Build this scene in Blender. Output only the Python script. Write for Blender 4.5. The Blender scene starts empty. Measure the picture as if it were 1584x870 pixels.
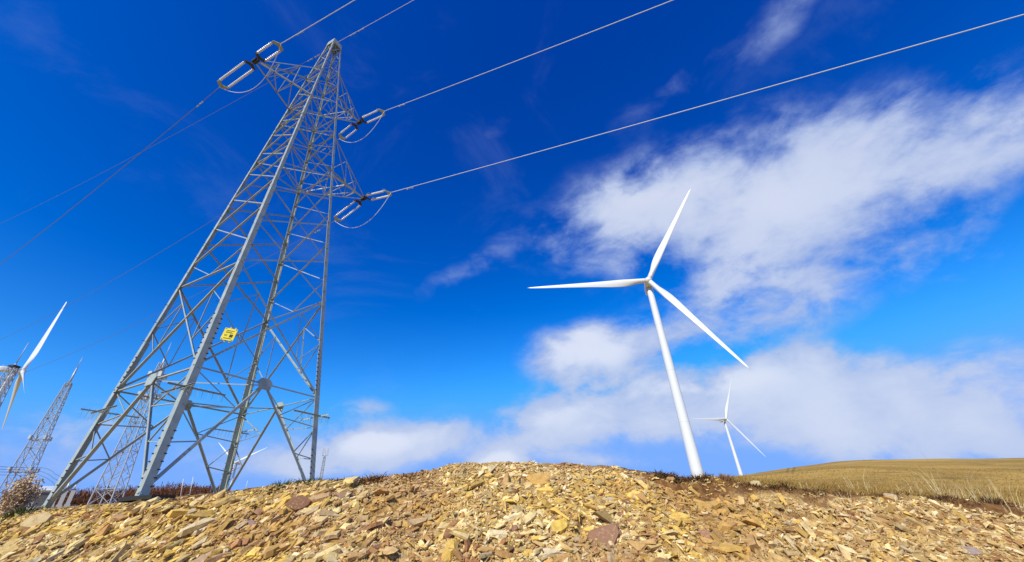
import bpy, math, random
import numpy as np
from mathutils import Vector, Matrix

SC = bpy.context.scene
COL = SC.collection
random.seed(7)
RNG = np.random.default_rng(11)
V3 = Vector

# ------------------------------------------------------------------ camera
FPX, CX, CY, IW, IH = 620.02, 792.0, 435.0, 1584.0, 870.0
ROT = np.array([[0.9983259943, 0.0578377820, 0.0],           # rows: world axes seen from the camera (right, up, forward)
                [0.0296888463, -0.5124530367, 0.8582018746],
                [-0.0496364929, 0.8567652398, 0.5133123244]])
cam_data = bpy.data.cameras.new('camera')
cam = bpy.data.objects.new('camera', cam_data)
COL.objects.link(cam)
cam_data.sensor_width = 36.0
cam_data.lens = 36.0 * FPX / IW
cam_data.clip_start = 0.05
cam_data.clip_end = 20000
cam.matrix_world = Matrix([[ROT[i][0], ROT[i][1], -ROT[i][2], 0.0] for i in range(3)] + [[0, 0, 0, 1]])
SC.camera = cam


def ray(u, v):
    return ROT @ np.array([(u - CX) / FPX, (CY - v) / FPX, 1.0])


def at(u, v, r):
    """The point r metres away (measured along the ground) in the direction of photo pixel u, v."""
    d = ray(u, v)
    return V3(d / math.hypot(d[0], d[1]) * r)


def azel(u, v):
    d = ray(u, v)
    return math.degrees(math.atan2(d[0], d[1])), math.degrees(math.atan2(d[2], math.hypot(d[0], d[1])))


# ------------------------------------------------------------------ sky, sun, exposure
SUN_DIR = V3((-0.42, -0.908, 0.0)).normalized()
SUN_EL = math.radians(40)
SUN_VEC = V3((SUN_DIR.x * math.cos(SUN_EL), SUN_DIR.y * math.cos(SUN_EL), math.sin(SUN_EL)))
sun_data = bpy.data.lights.new('sun', 'SUN')
sun_data.energy = 5.0
sun_data.angle = math.radians(0.5)
sun_data.color = (1.0, 0.95, 0.86)
sun = bpy.data.objects.new('sun', sun_data)
COL.objects.link(sun)
sun.rotation_euler = (-SUN_VEC).to_track_quat('-Z', 'Y').to_euler()
SC.view_settings.view_transform = 'Standard'
SC.view_settings.look = 'None'
SC.view_settings.exposure = 0.0
SC.view_settings.gamma = 1.0
SC.view_settings.use_curve_mapping = False

world = bpy.data.worlds.new('World')
SC.world = world
world.use_nodes = True
WT = world.node_tree
for n_ in list(WT.nodes):
    WT.nodes.remove(n_)


class NT:
    """Small node-tree writer."""
    def __init__(self, tree):
        self.t = tree

    def new(self, kind, **kw):
        n = self.t.nodes.new(kind)
        for k, v in kw.items():
            setattr(n, k, v)
        return n

    def put(self, sock, v):
        if isinstance(v, bpy.types.NodeSocket):
            self.t.links.new(v, sock)
        elif v is not None:
            sock.default_value = v

    def math(self, op, a, b=None, c=None, clamp=False):
        n = self.new('ShaderNodeMath', operation=op, use_clamp=clamp)
        for i, v in enumerate((a, b, c)):
            if v is not None:
                self.put(n.inputs[i], v)
        return n.outputs[0]

    def vmath(self, op, a, b=None):
        n = self.new('ShaderNodeVectorMath', operation=op)
        self.put(n.inputs[0], a)
        if b is not None:
            self.put(n.inputs[1], b)
        return n.outputs['Value'] if op in ('DOT_PRODUCT', 'LENGTH') else n.outputs[0]

    def noise(self, vec, scale, detail=4.0, rough=0.5, dist=0.0, color=False):
        n = self.new('ShaderNodeTexNoise')
        n.inputs['Scale'].default_value = scale
        n.inputs['Detail'].default_value = detail
        n.inputs['Roughness'].default_value = rough
        n.inputs['Distortion'].default_value = dist
        if vec is not None:
            self.put(n.inputs['Vector'], vec)
        return n.outputs['Color' if color else 'Fac']

    def ramp(self, fac, lo, hi, a=0.0, b=1.0, smooth=True):
        n = self.new('ShaderNodeMapRange')
        n.interpolation_type = 'SMOOTHSTEP' if smooth else 'LINEAR'
        self.put(n.inputs[0], fac)
        for i, v in zip((1, 2, 3, 4), (lo, hi, a, b)):
            self.put(n.inputs[i], v)
        return n.outputs[0]

    def mix(self, fac, a, b, mode='MIX'):
        n = self.new('ShaderNodeMix', data_type='RGBA', blend_type=mode)
        self.put(n.inputs[0], fac)
        for s, v in ((n.inputs[6], a), (n.inputs[7], b)):
            if isinstance(v, bpy.types.NodeSocket):
                self.t.links.new(v, s)
            else:
                s.default_value = (v[0], v[1], v[2], 1.0)
        return n.outputs[2]


SKY_STRENGTH = 0.12
w = NT(WT)
sky = w.new('ShaderNodeTexSky', sky_type='NISHITA', sun_disc=False)
sky.sun_elevation = SUN_EL
sky.sun_rotation = math.atan2(SUN_VEC.x, SUN_VEC.y)
sky.altitude = 1200
sky.air_density = 1.0
sky.dust_density = 0.3
sky.ozone_density = 3.0
dirv = w.vmath('NORMALIZE', w.new('ShaderNodeTexCoord').outputs['Generated'])
hsv = w.new('ShaderNodeHueSaturation')
hsv.inputs['Saturation'].default_value = 1.42
hsv.inputs['Value'].default_value = 1.0
w.put(hsv.inputs['Color'], sky.outputs[0])
sep = w.new('ShaderNodeSeparateColor'); w.put(sep.inputs[0], hsv.outputs[0])
com = w.new('ShaderNodeCombineColor')
# the phone's colour response: deeper and more contrasted blue than the bare atmosphere
w.put(com.inputs[0], w.math('MULTIPLY', w.math('SMOOTH_MIN', w.math('MULTIPLY', sep.outputs[0], 1.6 * SKY_STRENGTH), 0.20, 0.12), 1.0 / SKY_STRENGTH))
w.put(com.inputs[1], w.math('MULTIPLY', w.math('SMOOTH_MIN', w.math('MULTIPLY', w.math('POWER', w.math('MULTIPLY', sep.outputs[1], 0.84 * SKY_STRENGTH), 1.75), 7.8), 0.43, 0.36), 1.0 / SKY_STRENGTH))
w.put(com.inputs[2], w.math('MINIMUM', w.math('MULTIPLY', w.math('POWER', w.math('MULTIPLY', sep.outputs[2], 1.18 * SKY_STRENGTH), 1.15), 1.70 / SKY_STRENGTH), 1.0 / SKY_STRENGTH))
skycol = com.outputs[0]

# cloud banks: centre pixel, half sizes, turn (degrees), weight
CLOUDS = [
    (1150, 300, 250, 85, 14, 0.85), (985, 330, 140, 55, 22, 0.75), (1370, 245, 220, 75, 12, 0.66), (1530, 230, 120, 60, 10, 0.40),
    (1170, 430, 150, 75, -8, 0.75), (1300, 350, 150, 70, 0, 0.42), (1480, 380, 120, 55, 14, 0.36),
    (925, 545, 95, 48, 12, 0.95), (1040, 515, 110, 45, 25, 0.45),
    (1020, 650, 200, 48, 8, 0.78), (1270, 635, 190, 66, 0, 0.75), (1490, 640, 160, 70, 0, 0.48),
    (835, 655, 90, 36, 5, 0.42), (1240, 580, 140, 36, 8, 0.45),
    (600, 692, 95, 38, 4, 1.0), (500, 712, 100, 34, 0, 0.42), (765, 712, 36, 22, 0, 0.9), (950, 725, 150, 16, 0, 0.28),
    (110, 650, 190, 52, 0, 0.56), (320, 700, 180, 40, 0, 0.28),
    (735, 415, 90, 30, 28, 0.36), (770, 200, 50, 24, 50, 0.20), (1060, 120, 190, 36, 32, 0.27), (1220, 30, 140, 40, 28, 0.24),
    (560, 630, 50, 20, 0, 0.34), (640, 560, 50, 16, -10, 0.24), (1550, 560, 110, 40, 0, 0.42), (1560, 690, 110, 28, 0, 0.4),
]
warp = w.noise(dirv, 3.2, 3.0, 0.5, 0.0, True)
warpv = w.vmath('MULTIPLY', w.vmath('SUBTRACT', warp, (0.5, 0.5, 0.5)), (0.16, 0.16, 0.12))
dw = w.vmath('ADD', dirv, warpv)
PUFFS = [(905, 535, 70, 36, 15, 1.0), (1010, 598, 150, 24, 6, 0.8), (1110, 585, 90, 26, 0, 0.7), (600, 684, 80, 26, 4, 1.0), (765, 706, 32, 18, 0, 1.1), (690, 425, 40, 14, 25, 0.3), (860, 640, 70, 20, 5, 0.6), (1000, 310, 110, 26, 22, 0.5), (1200, 300, 150, 50, 10, 0.5)]


def blob_sum(blobs):
    mass = None
    for (u, v, a, b, turn, wt) in blobs:
        c0 = ray(u, v); c0 = c0 / np.linalg.norm(c0)
        t_ = math.radians(turn)
        s2 = None
        for (du, dv) in ((a * math.cos(t_), -a * math.sin(t_)), (b * math.sin(t_), b * math.cos(t_))):
            q = ray(u + du, v + dv); q = q / np.linalg.norm(q)
            d_ = q - c0
            ev = d_ / (d_ @ d_)
            x = w.math('SUBTRACT', w.vmath('DOT_PRODUCT', dw, tuple(ev)), float(c0 @ ev))
            s2 = w.math('MULTIPLY', x, x) if s2 is None else w.math('MULTIPLY_ADD', x, x, s2)
        g = w.math('MULTIPLY', w.math('EXPONENT', w.math('MULTIPLY', s2, -0.9)), wt)
        mass = g if mass is None else w.math('ADD', mass, g)
    return mass


mass = blob_sum(CLOUDS)
puff = blob_sum(PUFFS)
stretch = w.new('ShaderNodeMapping')
stretch.inputs['Scale'].default_value = (1.0, 1.0, 1.7)
stretch.inputs['Rotation'].default_value = (0.3, 0.25, 0.0)
w.put(stretch.inputs['Vector'], dirv)
n_big = w.noise(stretch.outputs[0], 5.0, 10.0, 0.58, 0.2)
n_wisp = w.noise(stretch.outputs[0], 11.0, 8.0, 0.6, 0.5)
nn = w.math('ADD', w.math('MULTIPLY', w.math('SUBTRACT', n_big, 0.5), 2.8), w.math('MULTIPLY', w.math('SUBTRACT', n_wisp, 0.5), 1.0))
dens = w.math('ADD', w.math('MULTIPLY_ADD', puff, 0.35, mass), w.math('MULTIPLY', nn, w.ramp(mass, 0.0, 0.6, 0.12, 0.95)))
elv0 = w.new('ShaderNodeSeparateXYZ'); w.put(elv0.inputs[0], dirv)
lowc = w.ramp(elv0.outputs[2], 0.22, 0.50, 0.0, 1.0)
alpha = w.math('MULTIPLY', w.ramp(dens, 0.16, w.math('MULTIPLY_ADD', lowc, 0.32, 0.76)), 0.92)
thick = w.ramp(w.math('ADD', dens, w.math('MULTIPLY', w.math('SUBTRACT', w.noise(dirv, 7.0, 5.0, 0.55), 0.5), 1.2)), 0.5, 1.5)
K = 1.0 / SKY_STRENGTH
elv = w.new('ShaderNodeSeparateXYZ'); w.put(elv.inputs[0], dirv)
low = w.ramp(elv.outputs[2], 0.10, 0.36, 1.0, 0.0)
ccol = w.mix(thick, (0.40 * K, 0.51 * K, 0.80 * K), (0.64 * K, 0.71 * K, 0.89 * K))
ccol = w.mix(w.math('MULTIPLY', low, 0.5), ccol, (0.66 * K, 0.73 * K, 0.90 * K))
ccol = w.mix(w.math('MULTIPLY', w.ramp(w.math('MULTIPLY', puff, w.ramp(dens, 0.4, 1.3)), 0.15, 0.9), 0.75), ccol, (0.80 * K, 0.84 * K, 0.95 * K))
veil = w.math('MULTIPLY', w.ramp(w.noise(stretch.outputs[0], 2.6, 9.0, 0.62, 0.6), 0.52, 0.78), 0.09)
alpha = w.math('MAXIMUM', alpha, veil)
final = w.mix(alpha, skycol, ccol)
bg = w.new('ShaderNodeBackground')
bg.inputs['Strength'].default_value = SKY_STRENGTH
w.put(bg.inputs['Color'], final)
wo = w.new('ShaderNodeOutputWorld')
WT.links.new(bg.outputs[0], wo.inputs['Surface'])


# ------------------------------------------------------------------ mesh helpers
class MB:
    """Collects polygons and links them as ONE mesh object."""
    def __init__(self):
        self.v = []
        self.f = []
        self.smooth = []

    def add(self, vs, fs, smooth=False):
        o = len(self.v)
        self.v.extend(tuple(x) for x in vs)
        self.f.extend([i + o for i in f] for f in fs)
        self.smooth.extend([smooth] * len(fs))

    def lbar(self, p0, p1, a, b, w0, w1=None, t=0.014, kb=1.0):
        """Angle-iron bar with its heel on the line p0-p1 and flanges towards a and b."""
        w1 = w0 if w1 is None else w1
        p0, p1 = V3(p0), V3(p1)
        d = (p1 - p0).normalized()
        a = V3(a); b = V3(b)
        a = (a - d * a.dot(d)).normalized()
        b = (b - d * b.dot(d)).normalized()
        vs = []
        for p, q in ((p0, w0), (p1, w1)):
            for (x, y) in ((0, 0), (q, 0), (q, t), (t, t), (t, q * kb), (0, q * kb)):
                vs.append(p + a * x + b * y)
        fs = [[i, (i + 1) % 6, (i + 1) % 6 + 6, i + 6] for i in range(6)]
        fs += [[3, 2, 1, 0], [5, 4, 3, 0], [6, 7, 8, 9], [6, 9, 10, 11]]
        self.add(vs, fs)

    def box(self, c, x, y, z, h):
        """Box with centre c, axes x, y, z and half sizes h."""
        c = V3(c); x = V3(x) * h[0]; y = V3(y) * h[1]; z = V3(z) * h[2]
        vs = [c + x * i + y * j + z * k for i in (-1, 1) for j in (-1, 1) for k in (-1, 1)]
        self.add(vs, [[0, 1, 3, 2], [4, 6, 7, 5], [0, 4, 5, 1], [2, 3, 7, 6], [0, 2, 6, 4], [1, 5, 7, 3]])

    def tube(self, pts, rad, n=6, smooth=True, caps=True):
        pts = [V3(p) for p in pts]
        rs = rad if isinstance(rad, (list, tuple)) else [rad] * len(pts)
        vs = []
        ref = None
        for i, p in enumerate(pts):
            d = (pts[min(i + 1, len(pts) - 1)] - pts[max(i - 1, 0)]).normalized()
            if ref is None:
                ref = V3((0, 0, 1)) if abs(d.z) < 0.9 else V3((1, 0, 0))
            a = (ref - d * ref.dot(d)).normalized()
            ref = a
            b = d.cross(a)
            for k in range(n):
                t = 2 * math.pi * k / n
                vs.append(p + (a * math.cos(t) + b * math.sin(t)) * rs[i])
        m = len(pts)
        fs = [[i * n + k, i * n + (k + 1) % n, (i + 1) * n + (k + 1) % n, (i + 1) * n + k] for i in range(m - 1) for k in range(n)]
        self.add(vs, fs, smooth)
        if caps:
            o = len(self.v) - len(vs)
            self.f.append([o + k for k in range(n)][::-1]); self.smooth.append(False)
            self.f.append([o + (m - 1) * n + k for k in range(n)]); self.smooth.append(False)

    def plate(self, pts, nrm, t):
        """Flat polygon with thickness t along nrm."""
        nrm = V3(nrm).normalized()
        n = len(pts)
        vs = [V3(p) - nrm * t / 2 for p in pts] + [V3(p) + nrm * t / 2 for p in pts]
        fs = [list(range(n))[::-1], [n + i for i in range(n)]] + [[i, (i + 1) % n, (i + 1) % n + n, i + n] for i in range(n)]
        self.add(vs, fs)

    def build(self, name, mat, parent=None, origin=None):
        me = bpy.data.meshes.new(name)
        vs = self.v
        if origin is not None:
            o_ = V3(origin)
            vs = [tuple(V3(p) - o_) for p in vs]
        me.from_pydata(vs, [], self.f)
        me.polygons.foreach_set('use_smooth', self.smooth)
        me.update()
        if mat is not None:
            me.materials.append(mat)
        o = bpy.data.objects.new(name, me)
        COL.objects.link(o)
        if parent is not None:
            o.parent = parent
        if origin is not None:
            o.location = V3(origin)
        return o


def tag(o, label=None, cat=None, group=None, kind=None):
    for k, v in (('label', label), ('category', cat), ('group', group), ('kind', kind)):
        if v:
            o[k] = v
    return o


def empty(name, loc=(0, 0, 0)):
    """An Empty at the base of a thing; parts are written in its local space (see LOC)."""
    o = bpy.data.objects.new(name, None)
    o.empty_display_size = 0.5
    COL.objects.link(o)
    o.location = loc
    return o


def adopt(root, *parts):
    """Parts built in world space become children and keep their place."""
    m = Matrix.Translation(root.location).inverted()
    for p in parts:
        p.parent = root
        p.matrix_parent_inverse = m
    return parts[0] if parts else None


# ------------------------------------------------------------------ materials
def material(name):
    m = bpy.data.materials.new(name)
    m.use_nodes = True
    t = m.node_tree
    for n in list(t.nodes):
        t.nodes.remove(n)
    k = NT(t)
    p = k.new('ShaderNodeBsdfPrincipled')
    o = k.new('ShaderNodeOutputMaterial')
    t.links.new(p.outputs[0], o.inputs['Surface'])
    return m, k, p


def simple(name, col, rough=0.5, metal=0.0, var=0.12, scale=3.0, bump=0.0, bscale=40.0, spec=0.5):
    m, k, p = material(name)
    pos = k.new('ShaderNodeNewGeometry').outputs['Position']
    n1 = k.noise(pos, scale, 6.0, 0.6)
    c = k.mix(n1, [x * (1 - var) for x in col], [min(1, x * (1 + var)) for x in col])
    k.put(p.inputs['Base Color'], c)
    p.inputs['Metallic'].default_value = metal
    p.inputs['Specular IOR Level'].default_value = spec
    k.put(p.inputs['Roughness'], k.ramp(n1, 0.2, 0.8, max(0.05, rough - 0.1), min(1, rough + 0.1)))
    if bump:
        b = k.new('ShaderNodeBump')
        b.inputs['Strength'].default_value = bump
        b.inputs['Distance'].default_value = 0.02
        k.put(b.inputs['Height'], k.noise(pos, bscale, 5.0, 0.6))
        k.put(p.inputs['Normal'], b.outputs[0])
    return m


M_STEEL = simple('galvanised_steel', (0.345, 0.39, 0.345), 0.45, 0.0, 0.38, 3.2, spec=0.4)
M_STEEL_DARK = simple('dark_fittings', (0.035, 0.037, 0.04), 0.5, 0.3)
M_PORC = simple('pale_glazed_porcelain', (0.72, 0.72, 0.66), 0.25)
M_WIRE = simple('aluminium_wire', (0.62, 0.67, 0.62), 0.5)
M_DARKWIRE = simple('dark_wire', (0.16, 0.17, 0.20), 0.5, 0.3)  # darker grey for the rearward wires and the low cables
M_WHITE = simple('white_gelcoat', (0.66, 0.69, 0.68), 0.32, 0.0, 0.03, 0.05)
M_NACELLE = simple('nacelle_underside', (0.55, 0.57, 0.58), 0.4)
M_MAST = simple('mast_steel', (0.42, 0.45, 0.47), 0.5, 0.3, 0.15, 1.5)
M_CONC = simple('pale_concrete', (0.55, 0.55, 0.50), 0.8, 0, 0.1, 2.0, 0.3)
M_SLAB = simple('black_slab', (0.016, 0.015, 0.014), 0.8, 0, 0.3, 3.0, 0.4)  # near-black colour over the whole slab
M_YELLOW = simple('sign_yellow', (0.85, 0.70, 0.01), 0.4, 0, 0.05)
M_BLACK = simple('sign_black', (0.012, 0.012, 0.012), 0.5)
M_STAKE = simple('weathered_white_stake', (0.6, 0.6, 0.56), 0.7)
M_KIOSK = simple('kiosk_render', (0.62, 0.64, 0.58), 0.7, 0, 0.1, 0.8)
M_KDARK = simple('kiosk_louvre', (0.12, 0.12, 0.12), 0.6)

# ------------------------------------------------------------------ noise for the terrain
def _hash(ix, iy, seed):
    h = (ix.astype(np.int64) * 374761393 + iy.astype(np.int64) * 668265263 + seed * 974711) & 0xFFFFFFFF
    h = ((h ^ (h >> 13)) * 1274126177) & 0xFFFFFFFF
    h = ((h ^ (h >> 16)) * 2246822519) & 0xFFFFFFFF
    return ((h ^ (h >> 15)) & 0xFFFFFF) / float(0x1000000)


def vnoise(x, y, seed=0):
    ix, iy = np.floor(x), np.floor(y)
    fx, fy = x - ix, y - iy
    fx = fx * fx * (3 - 2 * fx); fy = fy * fy * (3 - 2 * fy)
    a = _hash(ix, iy, seed); b = _hash(ix + 1, iy, seed); c = _hash(ix, iy + 1, seed); d = _hash(ix + 1, iy + 1, seed)
    return (a * (1 - fx) + b * fx) * (1 - fy) + (c * (1 - fx) + d * fx) * fy - 0.5


def fbm(x, y, octs=4, seed=0):
    s = 0; a = 1.0
    for i in range(octs):
        s = s + a * vnoise(x * 2 ** i + 13.1 * i, y * 2 ** i - 7.7 * i, seed + i)
        a *= 0.5
    return s


def worley(x, y, seed=0):
    """Random height per cell plus distance to the nearest cell centre."""
    ix, iy = np.floor(x), np.floor(y)
    best = np.full(x.shape, 9.0); val = np.zeros(x.shape); sx = np.zeros(x.shape); sy = np.zeros(x.shape)
    second = np.full(x.shape, 9.0)
    for i in (-1, 0, 1):
        for j in (-1, 0, 1):
            cx, cy = ix + i, iy + j
            px = cx + _hash(cx, cy, seed); py = cy + _hash(cx, cy, seed + 5)
            d = (px - x) ** 2 + (py - y) ** 2
            m = d < best
            second = np.where(m, best, np.minimum(second, d))
            best = np.where(m, d, best)
            val = np.where(m, _hash(cx, cy, seed + 9), val)
            sx = np.where(m, (_hash(cx, cy, seed + 12) - .5) * (x - px), sx)
            sy = np.where(m, (_hash(cx, cy, seed + 17) - .5) * (y - py), sy)
    return val, np.sqrt(second) - np.sqrt(best), sx + sy


# ------------------------------------------------------------------ terrain shape
ROAD_Z = -1.65
T_AZ = np.array([-180, -75, -60, -50, -47, -44, -41.5, -36, -31, -25.8, -17, -10, -4, 2, 8, 13, 17, 19, 21.5, 24, 26.5, 28.8, 32, 36, 41, 46, 55, 75, 180.0])
E_CREST = np.array([1, 1, 1.3, 2.2, 2.5, 2.85, 3.1, 3.85, 4.5, 5.15, 5.65, 6.15, 6.4, 6.15, 5.55, 4.85, 3.9, 3.35, 3.15, 3.1, 2.4, 1.7, 1.25, 0.75, -0.3, -1.3, -1.6, -1.8, 1.0])
# elevation angles farther out: rows are ground distances
E_FAR = {
    16:   np.array([1, 1.4, 1.7, 2.2, 2.5, 3.0, 3.35, 3.75, 4.2, 4.6, 4.6, 4.6, 4.5, 4.3, 4.0, 3.6, 3.2, 3.0, 2.8, 2.5, 2.0, 1.5, 1.0, 0.45, -0.6, -1.5, -1.8, -1.8, 1.0]),
    45:   np.array([1.5, 2.0, 2.4, 2.7, 2.8, 3.1, 3.3, 3.8, 4.3, 4.3, 4.2, 4.0, 3.8, 3.6, 3.4, 3.2, 3.0, 2.9, 2.8, 2.6, 2.4, 2.2, 1.8, 1.4, 0.6, -0.2, -0.6, -0.6, 1.0]),
    150:  np.array([2, 2.6, 2.8, 2.9, 3.0, 3.2, 3.4, 4.0, 4.3, 4.2, 4.0, 3.8, 3.6, 3.4, 3.2, 3.1, 3.0, 3.0, 3.0, 3.05, 3.1, 3.2, 3.3, 3.3, 2.7, 2.0, 1.2, 1.0, 1.0]),
    240:  np.array([2, 2.2, 2.2, 2.4, 2.4, 2.6, 2.8, 3.2, 3.4, 3.4, 3.4, 3.4, 3.3, 3.2, 3.1, 3.0, 3.0, 3.0, 3.05, 3.1, 3.2, 3.4, 3.6, 3.72, 3.25, 2.65, 1.8, 1.2, 1.0]),
    900:  np.array([1, 1.4, 1.6, 1.8, 1.8, 1.8, 1.8, 1.8, 1.8, 2.0, 2.2, 2.4, 2.5, 2.5, 2.5, 2.5, 2.6, 2.7, 2.8, 2.9, 3.0, 3.0, 2.8, 2.4, 1.8, 1.4, 1.0, 0.8, 0.5]),
    7000: np.full(29, 0.15),
}


_AZG = np.arange(-180, 180.01, 0.25)
_KER = np.exp(-0.5 * (np.arange(-14, 15) / 5.0) ** 2); _KER /= _KER.sum()


def table(az, vals, xs=None):
    """Smoothly rounded lookup by azimuth."""
    g = np.interp(_AZG, T_AZ if xs is None else xs, vals)
    g = np.convolve(np.pad(g, 14, mode='edge'), _KER, mode='valid')
    return np.interp(az, _AZG, g)


def crest_r(az):
    a = np.clip(np.abs(az), 0, 60)
    return np.minimum(7.0 / np.cos(np.radians(a)), 14.0)


def terrain(x, y, fine=True):
    """Ground height; fine adds the broken-rock relief of the bank."""
    x = np.asarray(x, float); y = np.asarray(y, float)
    r = np.hypot(x, y) + 1e-6
    az = np.degrees(np.arctan2(x, y))
    rc = crest_r(az) * (1 + 0.05 * fbm(az * 0.09, az * 0 + 3.3, 3, 4))
    ec = table(az, E_CREST)
    zc = rc * np.tan(np.radians(ec))
    side = np.clip((105 - np.abs(az)) / 25, 0, 1); side = side * side * (3 - 2 * side)
    q = r / rc
    # the cut bank
    s = np.clip((q - 0.50) / 0.5, 0, 1)
    prof = np.where(s < 0.8, s * 1.06, 0.848 + (1 - ((1 - np.clip(s, 0.8, 1)) / 0.2) ** 1.7) * 0.152)
    zb = ROAD_Z + (zc - ROAD_Z) * prof
    # beyond the crest
    keys = sorted(E_FAR)
    lr = np.log(r)
    e_prev, l_prev = ec, np.log(rc)
    e = ec.copy()
    for kk in keys:
        e_next = table(az, E_FAR[kk]); l_next = math.log(kk)
        t = np.clip((lr - l_prev) / (l_next - l_prev + 1e-9), 0, 1)
        if kk != 16:
            t = t * t * (3 - 2 * t) * 0.5 + t * 0.5
        e = np.where(lr > l_prev, e_prev + (e_next - e_prev) * t, e)
        e_prev, l_prev = e_next, l_next
    zf = r * np.tan(np.radians(e))
    z = np.where(q < 1, zb, zf)
    z = ROAD_Z + (z - ROAD_Z) * side
    # relief
    if fine:
        bank = np.clip((q - 0.5) / 0.1, 0, 1) * np.clip((1.10 - q) / 0.12, 0, 1) * np.clip((70 - np.abs(az)) / 10, 0, 1)
        u_ = az * 0.122                      # metres along the bank
        v_ = (q - 0.75) * 8.0                # metres up the bank
        tilt = np.interp(az, [-60, -25, 0, 20, 60], [0.50, 0.42, 0.1, -0.25, -0.4])
        ur = u_ * np.cos(tilt) + v_ * np.sin(tilt); vr = -u_ * np.sin(tilt) + v_ * np.cos(tilt)
        val, edge, plane = worley(ur * 1.7, vr * 4.2, 3)
        val2, edge2, plane2 = worley(ur * 5.0 + 4, vr * 11.0, 31)
        val3, edge3, plane3 = worley(ur * 13.0 + 2, vr * 24.0, 57)
        rock = 0.012 * (val3 - .5) + 0.03 * plane3 + 0.075 * (val - .5) + 0.15 * plane + 0.035 * (val2 - .5) + 0.05 * plane2 - 0.03 * np.exp(-edge * 9) + 0.08 * fbm(u_ * 1.1, v_ * 1.1, 4, 8)
        soft = np.clip((q - 0.90) / 0.06, 0, 1) * np.interp(az, [-60, -20, 0, 17, 22, 60], [0.5, 0.3, 0.0, 0.3, 0.9, 1.0])
        lump = 0.10 * fbm(u_ * 2.2, v_ * 3.0, 4, 21) + 0.03 * fbm(u_ * 9, v_ * 9, 3, 25)
        z = z + bank * (rock * (1 - 0.75 * soft) + lump * soft * 1.3 + 0.05 * fbm(u_ * 0.8, r * 0 + 1, 3, 77))
        far = np.clip((r - 30) / 60, 0, 1)
        z = z + far * r * 0.0016 * fbm(x / 22, y / 22, 4, 51) * (1 - np.clip((r - 600) / 2000, 0, 1))
        near = np.clip((q - 1.0) / 0.2, 0, 1) * np.clip((60 - r) / 30, 0, 1)
        z = z + near * 0.10 * fbm(x * 0.8, y * 0.8, 4, 61)
    return z, q, az, r


def ground_z(x, y):
    return float(terrain(np.array([x]), np.array([y]))[0][0])


def on_ground(u, v, rmin=3.0, rmax=400.0):
    """Where the line of sight through pixel u, v meets the ground."""
    d = ray(u, v); h = math.hypot(d[0], d[1])
    rr = np.concatenate([np.linspace(rmin, 14, 700), np.geomspace(14.05, rmax, 800)])
    rr = rr[rr <= rmax]
    z = terrain(d[0] / h * rr, d[1] / h * rr)[0]
    hit = np.nonzero(d[2] / h * rr <= z)[0]
    r = rr[hit[0]] if len(hit) else rmax
    p = V3(d / h * r)
    return p


# one sheet to the horizon
az_c = np.concatenate([np.linspace(-180, -62, 40)[:-1], np.linspace(-62, 62, 1250), np.linspace(62, 180, 40)[1:]])
q_r = np.concatenate([np.linspace(0.04, 0.62, 24)[:-1], np.linspace(0.62, 1.10, 210)[:-1], np.linspace(1.10, 2.2, 70)[:-1]])
AZ, Q = np.meshgrid(az_c, q_r)
Rr = Q * crest_r(AZ)
far_t = np.linspace(0, 1, 130)[1:]
Rf = np.exp(np.log(2.2 * crest_r(az_c))[None, :] * (1 - far_t[:, None]) + math.log(7000) * far_t[:, None])
Rr = np.vstack([Rr, (2.2 * crest_r(az_c))[None, :], Rf])
AZ = np.vstack([AZ, np.repeat(az_c[None, :], len(far_t) + 1, 0)])
GX = Rr * np.sin(np.radians(AZ)); GY = Rr * np.cos(np.radians(AZ))
GZ, GQ, _, GR = terrain(GX, GY)
nr, nc = GX.shape
me = bpy.data.meshes.new('ground')
me.vertices.add(nr * nc)
me.vertices.foreach_set('co', np.stack([GX, GY, GZ], -1).reshape(-1).astype(np.float32))
idx = np.arange(nr * nc).reshape(nr, nc)
quads = np.stack([idx[:-1, :-1], idx[:-1, 1:], idx[1:, 1:], idx[1:, :-1]], -1).reshape(-1, 4)[:, ::-1]
me.loops.add(quads.size)
me.loops.foreach_set('vertex_index', quads.reshape(-1).astype(np.int32))
me.polygons.add(len(quads))
me.polygons.foreach_set('loop_start', np.arange(0, quads.size, 4, dtype=np.int32))
me.polygons.foreach_set('use_smooth', np.ones(len(quads), dtype=bool))
me.update()
# ground cover weights: r = bare rock, g = brown topsoil, b = wheel tracks
uu = AZ * 0.122; vv = (GQ - 0.75) * 8
soil_lo = np.interp(AZ, [-62, -45, -36, -28, -20, -12, 0, 12, 17, 21, 25, 29, 34, 40, 45, 62], [1.02, .985, .955, .96, .975, 1.0, 1.02, 1.0, .93, .885, .895, .945, .94, .95, .935, .93])
nzn = 0.05 * fbm(uu * 1.3, vv * 1.3, 4, 91)
soil = np.clip((GQ - soil_lo + nzn) / 0.02, 0, 1)
grass_lo = np.interp(AZ, [-62, -40, -25, 0, 17, 24, 28, 33, 40, 48, 62], [1.6, 1.6, 1.4, 1.3, 1.2, 1.12, 1.03, 1.02, 1.02, 1.02, 1.02])
grass = np.clip((GQ - grass_lo + nzn) / 0.04, 0, 1)
track = np.maximum(np.exp(-((AZ - 30.55 - 0.35 * np.log(GR / 200)) / 0.10) ** 2), np.exp(-((AZ - 31.15 - 0.40 * np.log(GR / 200)) / 0.10) ** 2)) * np.clip((GR - 90) / 40, 0, 1) * np.clip((300 - GR) / 60, 0, 1)
att = me.color_attributes.new('cover', 'FLOAT_COLOR', 'POINT')
att.data.foreach_set('color', np.stack([soil, grass, track, np.ones_like(soil)], -1).reshape(-1).astype(np.float32))

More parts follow.
